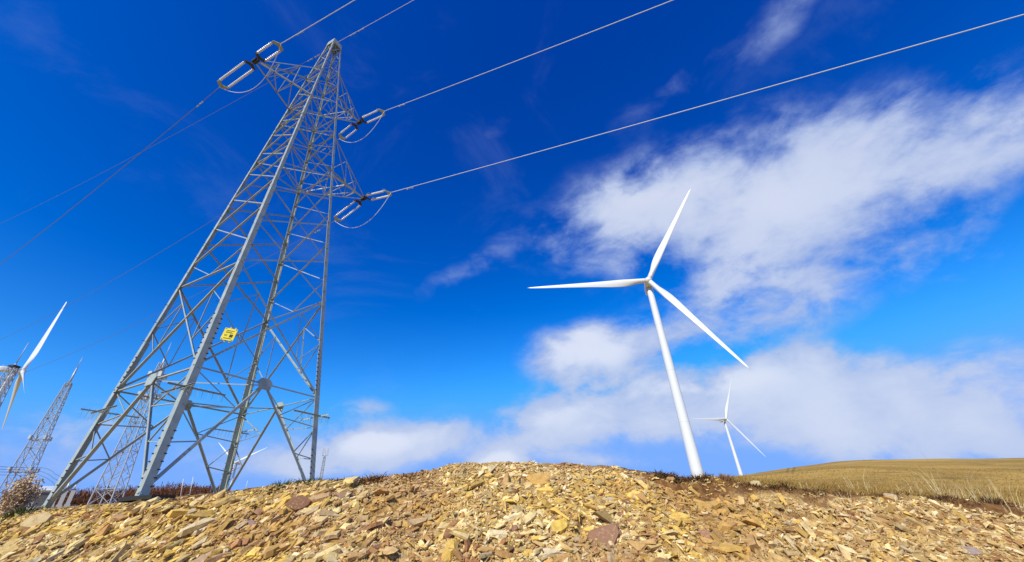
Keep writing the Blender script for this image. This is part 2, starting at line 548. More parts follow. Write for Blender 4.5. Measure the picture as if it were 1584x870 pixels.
gm, k, p = material('ground_cover')
pos = k.new('ShaderNodeNewGeometry').outputs['Position']
ca = k.new('ShaderNodeAttribute', attribute_name='cover')
sp = k.new('ShaderNodeSeparateColor'); k.put(sp.inputs[0], ca.outputs['Color'])
n1 = k.noise(pos, 1.6, 6, 0.6); n2 = k.noise(pos, 9.0, 7, 0.65, 0.4); n3 = k.noise(pos, 45.0, 4, 0.6)
rockc = k.mix(k.ramp(n1, 0.36, 0.66), (0.24, 0.125, 0.045), (0.52, 0.34, 0.115))
rockc = k.mix(k.ramp(n2, 0.46, 0.72), rockc, (0.68, 0.51, 0.21))
rockc = k.mix(k.ramp(k.noise(pos, 3.1, 5, 0.6), 0.62, 0.78), rockc, (0.55, 0.37, 0.075))
rockc = k.mix(k.ramp(n3, 0.36, 0.48, 0.75, 0.0), rockc, (0.11, 0.05, 0.018))  # crevice shade painted into the rock colour, in the low spots of the fine noise
soilc = k.mix(k.ramp(n2, 0.3, 0.7), (0.085, 0.038, 0.012), (0.25, 0.12, 0.038))
soilc = k.mix(k.ramp(n3, 0.56, 0.78), soilc, (0.34, 0.22, 0.09))
strz = k.new('ShaderNodeMapping'); strz.inputs['Scale'].default_value = (1, 1, 1); k.put(strz.inputs['Vector'], pos)
gn = k.noise(strz.outputs[0], 0.035, 6, 0.62, 0.6); gn2 = k.noise(pos, 0.9, 9, 0.78, 0.3)
gcol = k.mix(k.ramp(gn, 0.36, 0.64), (0.205, 0.122, 0.026), (0.44, 0.27, 0.062))
gcol = k.mix(k.math('MULTIPLY', k.ramp(gn2, 0.35, 0.7), 0.65), gcol, (0.60, 0.375, 0.075))
gcol = k.mix(k.ramp(k.noise(pos, 0.09, 5, 0.65), 0.55, 0.72, 0.0, 0.7), gcol, (0.13, 0.09, 0.022))
gcol = k.mix(k.math('MULTIPLY', sp.outputs[2], 0.65), gcol, (0.07, 0.055, 0.02))
c = k.mix(sp.outputs[0], rockc, soilc)
c = k.mix(sp.outputs[1], c, gcol)
k.put(p.inputs['Base Color'], c)
p.inputs['Roughness'].default_value = 0.95
p.inputs['Specular IOR Level'].default_value = 0.15
bmp = k.new('ShaderNodeBump'); bmp.inputs['Strength'].default_value = 0.7; bmp.inputs['Distance'].default_value = 0.03
k.put(bmp.inputs['Height'], k.math('ADD', n2, k.math('MULTIPLY', n3, 0.5)))
k.put(p.inputs['Normal'], bmp.outputs[0])
me.materials.append(gm)
ground = bpy.data.objects.new('ground', me)
COL.objects.link(ground)
ground['kind'] = 'structure'

# ------------------------------------------------------------------ broken stone on the bank
rm, k, p = material('slate_rubble')
tc = k.new('ShaderNodeNewGeometry').outputs['Position']
ca = k.new('ShaderNodeAttribute', attribute_name='tone')
b1 = k.noise(tc, 14.0, 6, 0.65, 0.6)
cc = k.mix(k.ramp(b1, 0.35, 0.72, 0.0, 0.55), ca.outputs['Color'], (0.27, 0.14, 0.06))
cc = k.mix(k.ramp(k.noise(tc, 31.0, 5, 0.6), 0.5, 0.75, 0.0, 0.4), cc, (0.66, 0.52, 0.27))
k.put(p.inputs['Base Color'], cc)
p.inputs['Roughness'].default_value = 0.85
p.inputs['Specular IOR Level'].default_value = 0.25
bm_ = k.new('ShaderNodeBump'); bm_.inputs['Strength'].default_value = 0.6; bm_.inputs['Distance'].default_value = 0.012
k.put(bm_.inputs['Height'], k.noise(tc, 55.0, 6, 0.65, 0.5))
k.put(p.inputs['Normal'], bm_.outputs[0])
M_RUBBLE = rm

TONES = np.array([[0.68, 0.48, 0.165], [0.80, 0.62, 0.265], [0.86, 0.71, 0.38], [0.70, 0.46, 0.095], [0.45, 0.255, 0.08], [0.40, 0.18, 0.07], [0.36, 0.22, 0.13], [0.60, 0.37, 0.13]])
TONE_P = np.array([0.27, 0.24, 0.14, 0.08, 0.12, 0.05, 0.02, 0.08])


def shard(n, thick, rng, chip=0.5):
    """A splintered slab: irregular outline, two uneven faces, chipped edges."""
    an = np.sort(rng.uniform(0, 2 * np.pi, n) * 0.35 + np.arange(n) / n * 2 * np.pi)
    rad = rng.uniform(0.55, 1.0, n)
    xy = np.stack([np.cos(an) * rad, np.sin(an) * rad * rng.uniform(0.45, 0.8)], 1)
    top = np.column_stack([xy * rng.uniform(0.72, 0.97, (n, 1)), thick * (0.5 + rng.uniform(-0.25, 0.25, n)) + 0.12 * rng.uniform(-1, 1) * xy[:, 0]])
    bot = np.column_stack([xy * rng.uniform(0.9, 1.05, (n, 1)), -thick * (0.5 + rng.uniform(-0.2, 0.2, n))])
    cap = np.array([[0, 0, thick * rng.uniform(0.45, 0.75)]])
    v = np.vstack([bot, top, cap])
    f = [[i, (i + 1) % n, n + (i + 1) % n, n + i] for i in range(n)]
    f += [[n + i, n + (i + 1) % n, 2 * n] for i in range(n)]
    f.append(list(range(n))[::-1])
    return v, f


PROTO = [shard(int(RNG.integers(5, 9)), RNG.uniform(0.14, 0.40), RNG) for _ in range(48)]


def bank_normal(x, y):
    e_ = 0.12
    z0 = terrain(x, y, False)[0]
    zx = terrain(x + e_, y, False)[0]; zy = terrain(x, y + e_, False)[0]
    n = np.stack([-(zx - z0) / e_, -(zy - z0) / e_, np.ones_like(z0)], -1)
    return n / np.linalg.norm(n, axis=-1, keepdims=True)


NS = 115000
az_s = RNG.uniform(-53, 52, NS)
# denser where the frame shows the bank
q_lo = 0.66
q_s = q_lo + (1.03 - q_lo) * RNG.uniform(0, 1, NS) ** 0.85
sz = np.clip(np.interp(az_s, [-53, -25, -12, 52], [0.027, 0.025, 0.019, 0.019]) * np.exp(RNG.normal(0, 0.66, NS)), 0.007, 0.17)
sz = np.where(q_s > 0.95, np.minimum(sz, 0.045), sz)
rs = q_s * crest_r(az_s)
xs = rs * np.sin(np.radians(az_s)); ys = rs * np.cos(np.radians(az_s))
soil_s = np.interp(az_s, [-62, -45, -36, -28, -20, -12, 0, 12, 17, 21, 25, 29, 34, 40, 45, 62], [1.02, .985, .955, .96, .975, 1.0, 1.03, 1.0, .93, .885, .895, .945, .94, .95, .935, .93])
keep = (q_s < soil_s + 0.05 * fbm(az_s * 0.2, q_s * 9, 3, 5)) | (RNG.uniform(0, 1, NS) < 0.10)
# patchy: thinner over the crumbly yellow ground low on the right
patch = fbm(az_s * 0.122 * 0.9, q_s * 8 * 0.9, 3, 15)
keep &= ~((az_s > 24) & (q_s > soil_s) & (RNG.uniform(0, 1, NS) < 0.7))
az_s, q_s, sz, xs, ys, patch = (a_[keep] for a_ in (az_s, q_s, sz, xs, ys, patch))
NS = len(az_s)
zs = terrain(xs, ys)[0]
nrm = bank_normal(xs, ys)
tilt_s = np.interp(az_s, [-60, -25, -5, 20, 60], [0.55, 0.48, 0.15, -0.25, -0.42])
tone_i = RNG.choice(len(TONES), NS, p=TONE_P)
# neighbouring stones come from the same bed and share a tone more often than not
band = fbm(az_s * 0.122 * 0.7 + 5, q_s * 8 * 0.7, 3, 35)
tone_i = np.where((band > 0.17) & (RNG.uniform(0, 1, NS) < .6) & (az_s < 24), RNG.choice([4, 5, 7], NS), tone_i)
yel = np.exp(-((az_s - 34) / 7.0) ** 2 - ((q_s - 0.74) / 0.09) ** 2)
tone_i = np.where(RNG.uniform(0, 1, NS) < yel * 0.75, RNG.choice([1, 2, 3], NS), tone_i)
tone_i = np.where((band < -0.28) & (RNG.uniform(0, 1, NS) < .5), 3, tone_i)
unit = lambda a_: a_ / np.linalg.norm(a_, axis=-1, keepdims=True)
left_ = az_s < -18
zt = unit(nrm + RNG.normal(0, 1, (NS, 3)) * (np.where(left_, 0.42, 0.66) * np.where(sz > 0.07, 0.6, 1.0))[:, None])
lev = np.stack([np.cos(np.radians(az_s)), -np.sin(np.radians(az_s)), np.zeros(NS)], -1)
up_ = np.cross(nrm, lev); up_ = np.where(up_[:, 2:3] > 0, up_, -up_)
an = tilt_s + RNG.normal(0, 1, NS) * np.where(left_, 0.24, 0.62)
xa = lev * np.cos(an)[:, None] + up_ * np.sin(an)[:, None]
xa = unit(xa - zt * (xa * zt).sum(-1, keepdims=True))
ya = np.cross(zt, xa)
LL = RNG.uniform(0.95, 1.65, NS)
ctr_s = np.stack([xs, ys, zs], -1) + nrm * (sz * RNG.uniform(-0.15, 0.42, NS))[:, None]
tone_c = TONES[tone_i] * RNG.uniform(0.55, 1.30, (NS, 1))
rust = np.clip((fbm(az_s * 0.122 * 1.1 + 9, q_s * 8 * 1.3 + az_s * 0.03, 4, 63) - 0.06) * 4.0, 0, 0.45)[:, None] * np.where(az_s < 26, 1.0, 0.45)[:, None]
tone_c = tone_c * (1 - rust) + np.array([0.40, 0.185, 0.07]) * RNG.uniform(0.6, 1.15, (NS, 1)) * rust
which = RNG.integers(0, len(PROTO), NS)
VA, LA, PA, TA = [], [], [], []
off = 0
for kk, (pv, pf) in enumerate(PROTO):
    m = np.nonzero(which == kk)[0]
    if not len(m):
        continue
    P = (pv[None, :, 0:1] * xa[m][:, None, :] * (sz[m] * LL[m])[:, None, None] + pv[None, :, 1:2] * ya[m][:, None, :] * sz[m][:, None, None]
         + pv[None, :, 2:3] * zt[m][:, None, :] * sz[m][:, None, None] + ctr_s[m][:, None, :])
    nv = len(pv)
    VA.append(P.reshape(-1, 3))
    TA.append(np.repeat(np.column_stack([tone_c[m], np.ones(len(m))]), nv, 0))
    fl = np.concatenate([np.array(f_) for f_ in pf]); cnt = np.array([len(f_) for f_ in pf])
    LA.append((fl[None, :] + (off + np.arange(len(m)) * nv)[:, None]).reshape(-1))
    PA.append(np.tile(cnt, len(m)))
    off += len(m) * nv
VA = np.vstack(VA); LA = np.concatenate(LA); PA = np.concatenate(PA); TA = np.vstack(TA)
me = bpy.data.meshes.new('rubble')
me.vertices.add(len(VA)); me.vertices.foreach_set('co', VA.astype(np.float32).reshape(-1))
me.loops.add(len(LA)); me.loops.foreach_set('vertex_index', LA.astype(np.int32))
me.polygons.add(len(PA)); me.polygons.foreach_set('loop_start', np.concatenate([[0], np.cumsum(PA)[:-1]]).astype(np.int32))
me.polygons.foreach_set('use_smooth', np.zeros(len(PA), dtype=bool))
me.update(); me.validate()
ta = me.color_attributes.new('tone', 'FLOAT_COLOR', 'POINT')
ta.data.foreach_set('color', TA.astype(np.float32).reshape(-1))
me.materials.append(M_RUBBLE)
rub = bpy.data.objects.new('rubble', me)
COL.objects.link(rub)
tag(rub, 'loose golden brown slate rubble covering the cut bank', 'rubble', kind='stuff')


def boulder(label, u, v, wpx, hpx, tone, turn=0.0, thick=0.35, seed=0, face=0.0, cat='rock', n=9):
    """One large slab on the bank, centred on the ground seen through pixel u, v."""
    rng = np.random.default_rng(100 + seed)
    p = on_ground(u, v)
    dist = p.length
    nb = bank_normal(np.array([p.x]), np.array([p.y]))[0]
    view = -np.array(p) / dist
    zt = nb * (1 - face) + view * face + rng.normal(0, 0.08, 3); zt /= np.linalg.norm(zt)
    azr = math.atan2(p.x, p.y)
    lev = np.array([math.cos(azr), -math.sin(azr), 0.0])
    up = np.cross(lev, view); up = up if up[2] > 0 else -up
    an = math.radians(turn)
    xa = lev * math.cos(an) + up * math.sin(an); xa -= zt * (xa @ zt); xa /= np.linalg.norm(xa)
    ya = np.cross(zt, xa)
    off_ax = np.dot(np.array(p) / dist, ROT[:, :].T @ np.array([0, 0, 1.0]) if False else ROT[:, 2])
    mpp = dist * off_ax / FPX                       # metres per pixel there
    hx = wpx * mpp * 0.5
    hy = hpx * mpp * 0.5 / max(0.35, abs(float(zt @ view)))
    # layered slab: three stacked sheets with their own broken outline
    mb = MB()
    an_ = np.sort(np.arange(n) / n * 2 * np.pi + rng.uniform(-0.25, 0.25, n))
    rad = rng.uniform(0.8, 1.12, n)
    layers = 4
    rings = []
    for L in range(layers + 1):
        g = L / layers
        shrink = 1.0 - 0.18 * g ** 2
        jit = rng.uniform(0.90, 1.06, n)
        zz = (-0.7 + 1.25 * g) * thick * min(hx, hy) * 2
        rings.append([np.array([math.cos(a_) * r_ * hx * shrink * j_, math.sin(a_) * r_ * hy * shrink * j_, zz + rng.uniform(-.06, .06) * thick * min(hx, hy)]) for a_, r_, j_ in zip(an_, rad, jit)])
    loc = np.array(p)
    vs = [loc + q_[0] * xa + q_[1] * ya + q_[2] * zt for ring in rings for q_ in ring]
    ctr = loc + zt * (0.60 * thick * min(hx, hy) * 2) + xa * hx * rng.uniform(-.3, .3) + ya * hy * rng.uniform(-.3, .3)
    vs.append(ctr)
    fs = [[L * n + i, L * n + (i + 1) % n, (L + 1) * n + (i + 1) % n, (L + 1) * n + i] for L in range(layers) for i in range(n)]
    fs += [[layers * n + i, layers * n + (i + 1) % n, (layers + 1) * n] for i in range(n)]
    fs.append(list(range(n))[::-1])
    mb.add(vs, fs)
    o = mb.build('rock', M_RUBBLE, origin=p)
    ta = o.data.color_attributes.new('tone', 'FLOAT_COLOR', 'POINT')
    ta.data.foreach_set('color', np.repeat(np.append(np.array(tone), 1.0)[None], len(vs), 0).astype(np.float32).reshape(-1))
    tag(o, label, cat, 'large stones lying on the cut bank')
    return o


RED = (0.28, 0.145, 0.085); TAN = (0.56, 0.42, 0.19); OCHRE = (0.56, 0.33, 0.08); CREAM = (0.62, 0.50, 0.29); PURP = (0.30, 0.20, 0.17); YEL = (0.66, 0.46, 0.08)
boulder('large reddish brown banded slab low in the middle of the bank', 930, 840, 88, 42, RED, 42, 0.25, 1, 0.5)
boulder('broad ochre block set just under the highest point of the crest', 834, 745, 46, 20, OCHRE, 6, 0.4, 2, 0.5)
boulder('flat orange stone lying right below the broad ochre block', 847, 762, 28, 13, (0.58, 0.33, 0.07), -12, 0.3, 3, 0.4)
boulder('bright yellow crumbly lump in the middle of the bank', 864, 815, 34, 22, YEL, 15, 0.4, 4, 0.5)
boulder('long flat greyish slab under the crest right of the ochre block', 934, 772, 52, 10, (0.50, 0.42, 0.26), -6, 0.3, 5, 0.2)
boulder('purple brown angular slab low on the left half of the bank', 386, 818, 30, 24, PURP, 20, 0.35, 6, 0.5)
boulder('rounded cream boulder beside the green cushion plant', 58, 812, 46, 22, TAN, 8, 0.55, 7, 0.3)
boulder('tilted orange brown slab with a dark gap beneath it, below the near tower leg', 194, 797, 38, 14, (0.48, 0.28, 0.11), 36, 0.3, 8, 0.3)
boulder('dark rusty block under a tan ledge below the green tufts', 462, 783, 40, 24, (0.20, 0.095, 0.05), 10, 0.5, 9, 0.4)
boulder('flat tan ledge slab under the two green tufts on the crest', 494, 770, 44, 13, (0.46, 0.30, 0.14), 4, 0.35, 10, 0.2)
boulder('smooth grey violet stone at the bottom right of the bank', 1500, 855, 34, 14, (0.30, 0.24, 0.22), 4, 0.4, 11, 0.3)
boulder('long pale slab at the bottom left of the banded red slab', 842, 855, 54, 10, (0.64, 0.54, 0.34), -12, 0.3, 12, 0.2)
boulder('flat pinkish red stone right of the banded slab', 1018, 832, 34, 13, (0.36, 0.19, 0.12), -4, 0.3, 13, 0.5)
boulder('small dark red slab left of the yellow lump', 793, 819, 26, 11, (0.26, 0.13, 0.08), 22, 0.35, 14, 0.3)
boulder('broad pinkish tan slab at the left bottom of the bank', 330, 858, 60, 14, (0.46, 0.32, 0.2), 24, 0.3, 15, 0.4)
boulder('pale yellow block on the soil edge where the grass field begins', 1169, 751, 16, 9, (0.60, 0.46, 0.2), 0, 0.5, 16, 0.3)
boulder('flat pale slab under the dark soil edge below the dry grass', 1378, 770, 22, 6, (0.58, 0.46, 0.25), -4, 0.4, 17, 0.1)
boulder('brownish red slab low on the bank below the wind turbine', 1100, 835, 52, 22, (0.33, 0.17, 0.10), -38, 0.25, 18, 0.5)


# ------------------------------------------------------------------ lattice tower
TC = np.array([-11.998, 16.014]); TY = 0.352616; TZ0, THT, HB, HTOP = 1.000147, 30.0, 4.090945, 0.406052
_cs, _sn = math.cos(TY), math.sin(TY)
DIRS = {'A': (-_cs, -_sn), 'B': (_sn, -_cs), 'C': (-_sn, _cs), 'D': (_cs, _sn)}


def node(leg, z):
    t = (z - TZ0) / THT
    h = HB + (HTOP - HB) * t
    d = DIRS[leg]
    return V3((TC[0] + d[0] * h, TC[1] + d[1] * h, z))


tower = empty('transmission_tower', (TC[0], TC[1], 1.1))
tag(tower, 'tall grey steel lattice transmission tower on four splayed legs', 'pylon')
FACES = {'AB': 'S', 'CD': 'S', 'BD': 'F', 'AC': 'F'}


def face_normal(f):
    a, b = DIRS[f[0]], DIRS[f[1]]
    n = V3((a[0] + b[0], a[1] + b[1], 0)).normalized()
    slope = (HB - HTOP) * math.sqrt(0.5) / THT
    return (n + V3((0, 0, slope))).normalized()


ZTOP = 30.6
parts = []
for L, (n1_, n2_) in {'A': ('B', 'C'), 'B': ('A', 'D'), 'C': ('A', 'D'), 'D': ('B', 'C')}.items():
    mb = MB()
    a = (node(n1_, 5) - node(L, 5)).normalized(); b = (node(n2_, 5) - node(L, 5)).normalized()
    for z0, z1, w0 in ((0.75, 7.0, 0.23), (7.0, 14.5, 0.195), (14.5, 22.75, 0.145), (22.75, ZTOP, 0.10)):
        mb.lbar(node(L, z0), node(L, z1), a, b, w0, w0, 0.022)
    leg = mb.build('leg', M_STEEL)
    parts.append(leg)
    adopt(tower, leg)
    # step bolts and splice bolts along the leg edges: the lowest ones each for itself, the small high ones as one part
    rows = [(1.35, 3.0, 0.22), (5.3, 7.2, 0.2), (7.6, 30.0, 0.42)]
    if L == 'A':
        rows = [(1.35, 2.6, 0.22), (4.9, 6.4, 0.2), (7.0, 30, 0.42)]
    bolts = []
    for (z0, z1, st) in rows:
        z = z0
        i = 0
        while z < z1:
            wv = 0.23 if z < 7 else (0.195 if z < 14.5 else 0.145 if z < 22.7 else 0.10)
            dense = st < 0.3
            for (fa, other) in ((a, b), (b, a)) if dense else (((a, b), (b, a))[i % 2],):
                out = -other
                if dense:
                    c2 = node(L, z) + fa * (wv - 0.02) + out * 0.010
                    bolts.append(('box', c2, fa, out))
                else:
                    bolts.append(('rod', node(L, z) + fa * (wv * 0.8), fa, out))
            z += st; i += 1
    many = MB()
    for i, (kd, c0, fa, out) in enumerate(bolts):
        mb = MB() if i < 24 else many
        if kd == 'box':
            mb.box(c0, fa, out, fa.cross(out), (0.036, 0.016, 0.014))
        else:
            mb.tube([c0 - out * 0.05, c0 + out * 0.13], 0.010, 5, False)
        if i < 24:
            q = mb.build('step_bolt', M_STEEL_DARK); adopt(tower, q); q.parent = leg; q.matrix_parent_inverse = Matrix.Identity(4)
    q = many.build('step_bolt', M_STEEL_DARK); q['kind'] = 'stuff'; adopt(tower, q); q.parent = leg; q.matrix_parent_inverse = Matrix.Identity(4)


def subpart(part, child):
    child.parent = part
    child.matrix_parent_inverse = Matrix.Identity(4)


def brace(name, p0, p1, nrm_, wd, inset, flip=False, t=0.010):
    """One angle-iron bracing member lying in a face of the tower."""
    p0, p1 = V3(p0), V3(p1)
    d = (p1 - p0).normalized()
    a = nrm_.cross(d)
    wd *= 0.60
    # side faces carry the heel low (dark underside shows), front faces carry it high
    low = abs(nrm_.dot(V3((-0.419, -0.908, 0)))) > 0.7
    if (a.z > 0) != low:
        a = -a
    mb = MB()
    o_ = -nrm_ * inset - a * wd * 0.5
    if low:
        mb.lbar(p0 + o_, p1 + o_, a, -nrm_, wd * 0.72, wd * 0.72, t, 1.7)
    else:
        mb.lbar(p0 + o_, p1 + o_, a, -nrm_, wd, wd, t, 0.8)
    o = mb.build(name, M_STEEL)
    adopt(tower, o)
    return o


ZF = [5.0, 9.65, 11.95, 14.3, 16.1, 17.8, 19.5, 21.15, 22.75, 24.35, 25.9, 27.4, 28.8, 30.4]
ZS = [10.8, 13.05, 15.0, 16.9, 18.6, 20.2, 21.6, 22.75, 24.35, 25.9, 27.4, 28.9, 30.4]
Z1 = 5.0


def xpanel(f, z0, z1, wd):
    n = face_normal(f)
    brace('diagonal_brace', node(f[0], z0), node(f[1], z1), n, wd, 0.028)
    brace('diagonal_brace', node(f[1], z0), node(f[0], z1), n, wd, 0.028 + wd * 0.12 + 0.012, True)


def lerp(a, b, t):
    return a * (1 - t) + b * t


for f, kind in FACES.items():
    n = face_normal(f)
    p_, q_ = f[0], f[1]
    mid = lerp(node(p_, Z1), node(q_, Z1), 0.5)
    # foot panel: inverted V up to the gusset in the middle of the belt
    for s_ in (p_, q_):
        foot = node(s_, 1.15)
        brace('leg_brace', foot, mid, n, 0.15, 0.03, s_ == q_, 0.014)
        brace('belt_beam', node(s_, Z1), mid, n, 0.10, 0.05)
        for tl, td in ((0.36, 0.40), (0.68, 0.72)):
            l_ = lerp(node(s_, 1.15), node(s_, Z1), tl)
            brace('strut', l_, lerp(foot, mid, td), n, 0.065, 0.06)
        brace('strut', lerp(foot, mid, 0.40), lerp(node(s_, 1.15), node(s_, Z1), 0.68), n, 0.06, 0.075)
        brace('strut', lerp(foot, mid, 0.72), node(s_, Z1), n, 0.06, 0.085)
    # gusset
    mb = MB()
    hx = (node(q_, Z1) - node(p_, Z1)).normalized(); up = n.cross(hx); up = up if up.z > 0 else -up
    mb.plate([mid + hx * x + up * y for x, y in ((-.30, .05), (-.16, .19), (.16, .19), (.30, .05), (.22, -.24), (-.22, -.24))], n, 0.03)
    g_ = mb.build('gusset_plate', M_STEEL); adopt(tower, g_)
    # big X panel with secondary struts
    zt = ZF[1]
    xpanel(f, Z1, zt, 0.125)
    P0, Q0, P1, Q1 = node(p_, Z1), node(q_, Z1), node(p_, zt), node(q_, zt)
    wq = (Q0 - P0).length; wt_ = (Q1 - P1).length
    tx = wq / (wq + wt_)
    X = lerp(P0, Q1, tx)
    for (lo, hi, s_) in ((P0, P1, p_), (Q0, Q1, q_)):
        ml = node(s_, lerp(Z1, zt, tx))
        ql = lerp(lo, X, 0.52); qh = lerp(hi, X, 0.52)
        brace('strut', ml, ql, n, 0.06, 0.07)
        brace('strut', ml, qh, n, 0.06, 0.075)
        brace('strut', ql, qh, n, 0.06, 0.09)
    if kind == 'F':
        zz = ZF[1:]
    else:
        brace('belt_beam', P1, Q1, n, 0.10, 0.06)
        mh = lerp(P1, Q1, 0.5)
        brace('strut', mh, node(p_, ZS[0]), n, 0.07, 0.08)
        brace('strut', mh, node(q_, ZS[0]), n, 0.07, 0.08)
        zz = ZS
    for i in range(len(zz) - 1):
        xpanel(f, zz[i], zz[i + 1], 0.10 if zz[i] < 15 else 0.085 if zz[i] < 22 else 0.065)
    for zz_ in (22.75, 25.9, 17.8, 21.15, 27.4):
        brace('belt_beam', node(p_, zz_), node(q_, zz_), n, 0.08, 0.07)

# diamond diaphragm joining the four gussets, and crossed ties at the arm levels
mids = [lerp(node(a_, Z1), node(b_, Z1), 0.5) for a_, b_ in ('AB', 'BD', 'DC', 'CA')]
for i in range(4):
    brace('belt_beam', mids[i] - V3((0, 0, 0.04)), mids[(i + 1) % 4] - V3((0, 0, 0.04)), V3((0, 0, 1)), 0.08, 0.02)
for zz_ in (17.8, 21.15, 22.75, 24.35):
    brace('belt_beam', node('A', zz_), node('D', zz_), V3((0, 0, 1)), 0.07, 0.0)
    brace('belt_beam', node('B', zz_), node('C', zz_), V3((0, 0, 1)), 0.07, 0.09)

# peak cap plates
mb = MB()
for f in FACES:
    n = face_normal(f)
    mb.plate([node(f[0], 30.2) + n * .02, node(f[1], 30.2) + n * .02, node(f[1], 30.75) + n * .02, node(f[0], 30.75) + n * .02], n, 0.012)
mb.box((TC[0], TC[1], 30.76), (0.908, -0.42, 0), (0.42, 0.908, 0), (0, 0, 1), (0.30, 0.30, 0.02))
pk = mb.build('peak_cap', M_STEEL); adopt(tower, pk)

# anti-climbing guards
for L, (n1_, n2_) in {'A': ('B', 'C'), 'B': ('A', 'D'), 'C': ('A', 'D'), 'D': ('B', 'C')}.items():
    mb = MB()
    c0 = node(L, 4.25)
    for o_ in (n1_, n2_):
        d = (node(o_, 4.25) - c0).normalized()
        side = d.cross(V3((0, 0, 1)))
        if side.dot(V3((DIRS[L][0], DIRS[L][1], 0))) < 0:
            side = -side
        a0 = c0 - d * 0.55 + side * 0.05; a1 = c0 + d * 1.25 + side * 0.05
        mb.lbar(a0, a1, side, V3((0, 0, -1)), 0.05, 0.05, 0.006)
        for i in range(11):
            b_ = lerp(a0, a1, (i + 0.5) / 11)
            mb.tube([b_ + V3((0, 0, 0.05)), b_ + side * (0.13 if i % 2 else 0.05) - V3((0, 0, 0.30))], [0.009, 0.004], 4, False)
    gd = mb.build('climbing_guard', M_STEEL); adopt(tower, gd)

# cross arms
AW = V3((0.9078278, -0.41934315, 0)); AN = V3((-0.41934315, -0.9078278, 0))
TIP = {'L': V3((-13.62, 12.51, 22.75)), 'U': V3((-10.58, 19.09, 25.79)), 'W': V3((-9.91, 20.53, 19.56))}


def cross_arm(tip, p_, q_, zlo, zhi, zlo2=None):
    out = (tip - V3((TC[0], TC[1], tip.z))).normalized()
    mb = MB()
    lo = [node(p_, zlo), node(q_, zlo2 or zlo)]; hi = [node(p_, zhi), node(q_, zhi)]
    tl = [tip - AW * 0.09, tip + AW * 0.09]
    if (lo[0] - lo[1]).dot(AW) > 0:
        tl.reverse()
    inn = AW if (lo[1] - lo[0]).dot(AW) > 0 else -AW
    for i, sg in ((0, 1), (1, -1)):
        mb.lbar(lo[i], tl[i], inn * sg, V3((0, 0, 1)), 0.08, 0.07, 0.011)
        mb.lbar(hi[i], tl[i] + V3((0, 0, 0.12)), inn * sg, V3((0, 0, -1)), 0.065, 0.055, 0.010)
    body = mb.build('cross_arm', M_STEEL); adopt(tower, body)
    # lacing between the chords, written as one mesh per arm
    mb = MB()
    for t in (0.36, 0.68):
        for i, sg in ((0, 1), (1, -1)):
            a_ = lerp(lo[i], tl[i], t); b_ = lerp(hi[i], tl[i], t)
            mb.lbar(a_, b_, inn * sg, -out, 0.038, 0.038, 0.006)
            tb = 0.0 if t < 0.5 else 0.36
            mb.lbar(lerp(hi[i], tl[i], tb), a_, inn * sg, V3((0, 0, 1)), 0.038, 0.038, 0.006)
        mb.lbar(lerp(lo[0], tl[0], t), lerp(lo[1], tl[1], t), out, V3((0, 0, 1)), 0.038, 0.038, 0.006)
        mb.lbar(lerp(hi[0], tl[0], t), lerp(hi[1], tl[1], t), out, V3((0, 0, -1)), 0.038, 0.038, 0.006)
    mb.lbar(lo[0], lerp(lo[1], tl[1], 0.36), out, V3((0, 0, 1)), 0.038, 0.038, 0.006)
    mb.lbar(lerp(lo[0], tl[0], 0.36), lerp(lo[1], tl[1], 0.68), out, V3((0, 0, 1)), 0.038, 0.038, 0.006)
    la = mb.build('arm_lacing', M_STEEL); adopt(tower, la); subpart(body, la)
    mb = MB()
    mb.box(tip + V3((0, 0, 0.03)), AW, out, V3((0, 0, 1)), (0.17, 0.12, 0.08))
    mb.plate([tip + AW * x + V3((0, 0, y)) for x, y in ((-.30, -.04), (-.16, -.15), (.16, -.15), (.30, -.04), (.16, .12), (-.16, .12))], out, 0.03)
    hp = mb.build('tip_bracket', M_STEEL_DARK); adopt(tower, hp); subpart(body, hp)


cross_arm(TIP['L'], 'A', 'B', 22.75, 26.1)
cross_arm(TIP['U'], 'C', 'D', 24.2, 27.4)
cross_arm(TIP['W'], 'C', 'D', 17.9, 21.1)

# yellow warning sign on the front face
nbd = face_normal('BD')
PB = node('B', 7.0)
r_ = V3(ray(355, 520)); tt = (PB + nbd * 0.06).dot(nbd) / r_.dot(nbd)
SP = r_ * tt
nbd = V3((0.42, -0.90, 0.09)).normalized()
hx = V3((0, 0, 1)).cross(nbd).normalized()
hx = (hx - V3((0, 0, 0.10))).normalized(); hy = nbd.cross(hx); hy = hy if hy.z > 0 else -hy
SP = SP + nbd * 0.12
sgn = empty('warning_sign', SP)
tag(sgn, 'yellow warning sign fixed to the front bracing of the tower', 'sign')
mb = MB()
sw, sh = 0.20, 0.24
mb.plate([SP + hx * (sw * x) + hy * (sh * y) for x, y in ((-1, -1), (1, -1), (1, 1), (-1, 1))], nbd, 0.012)
o = mb.build('panel', M_YELLOW); adopt(sgn, o)
for (x, y, a_, b_) in ((-.80, .87, .09, .05), (.80, .87, .09, .05), (-.80, -.87, .09, .05), (.80, -.87, .09, .05), (0, .60, .62, .045),
                       (-.18, .38, .44, .03), (-.05, .24, .57, .03), (.40, -.22, .26, .24), (-.45, -.12, .26, .03), (-.45, -.28, .22, .03), (0, -.68, .62, .05)):
    mb = MB()
    mb.plate([SP + nbd * 0.009 + hx * sw * (x + a_ * i) + hy * sh * (y + b_ * j) for i, j in ((-1, -1), (1, -1), (1, 1), (-1, 1))], nbd, 0.004)
    o = mb.build('marking', M_BLACK); adopt(sgn, o)
for x in (-0.25, 0.55):
    mb = MB()
    mb.box(SP - nbd * 0.05 + hx * x * sw, hx, hy, nbd, (0.025, sh * 1.3, 0.03))
    o = mb.build('bracket', M_STEEL); adopt(sgn, o)


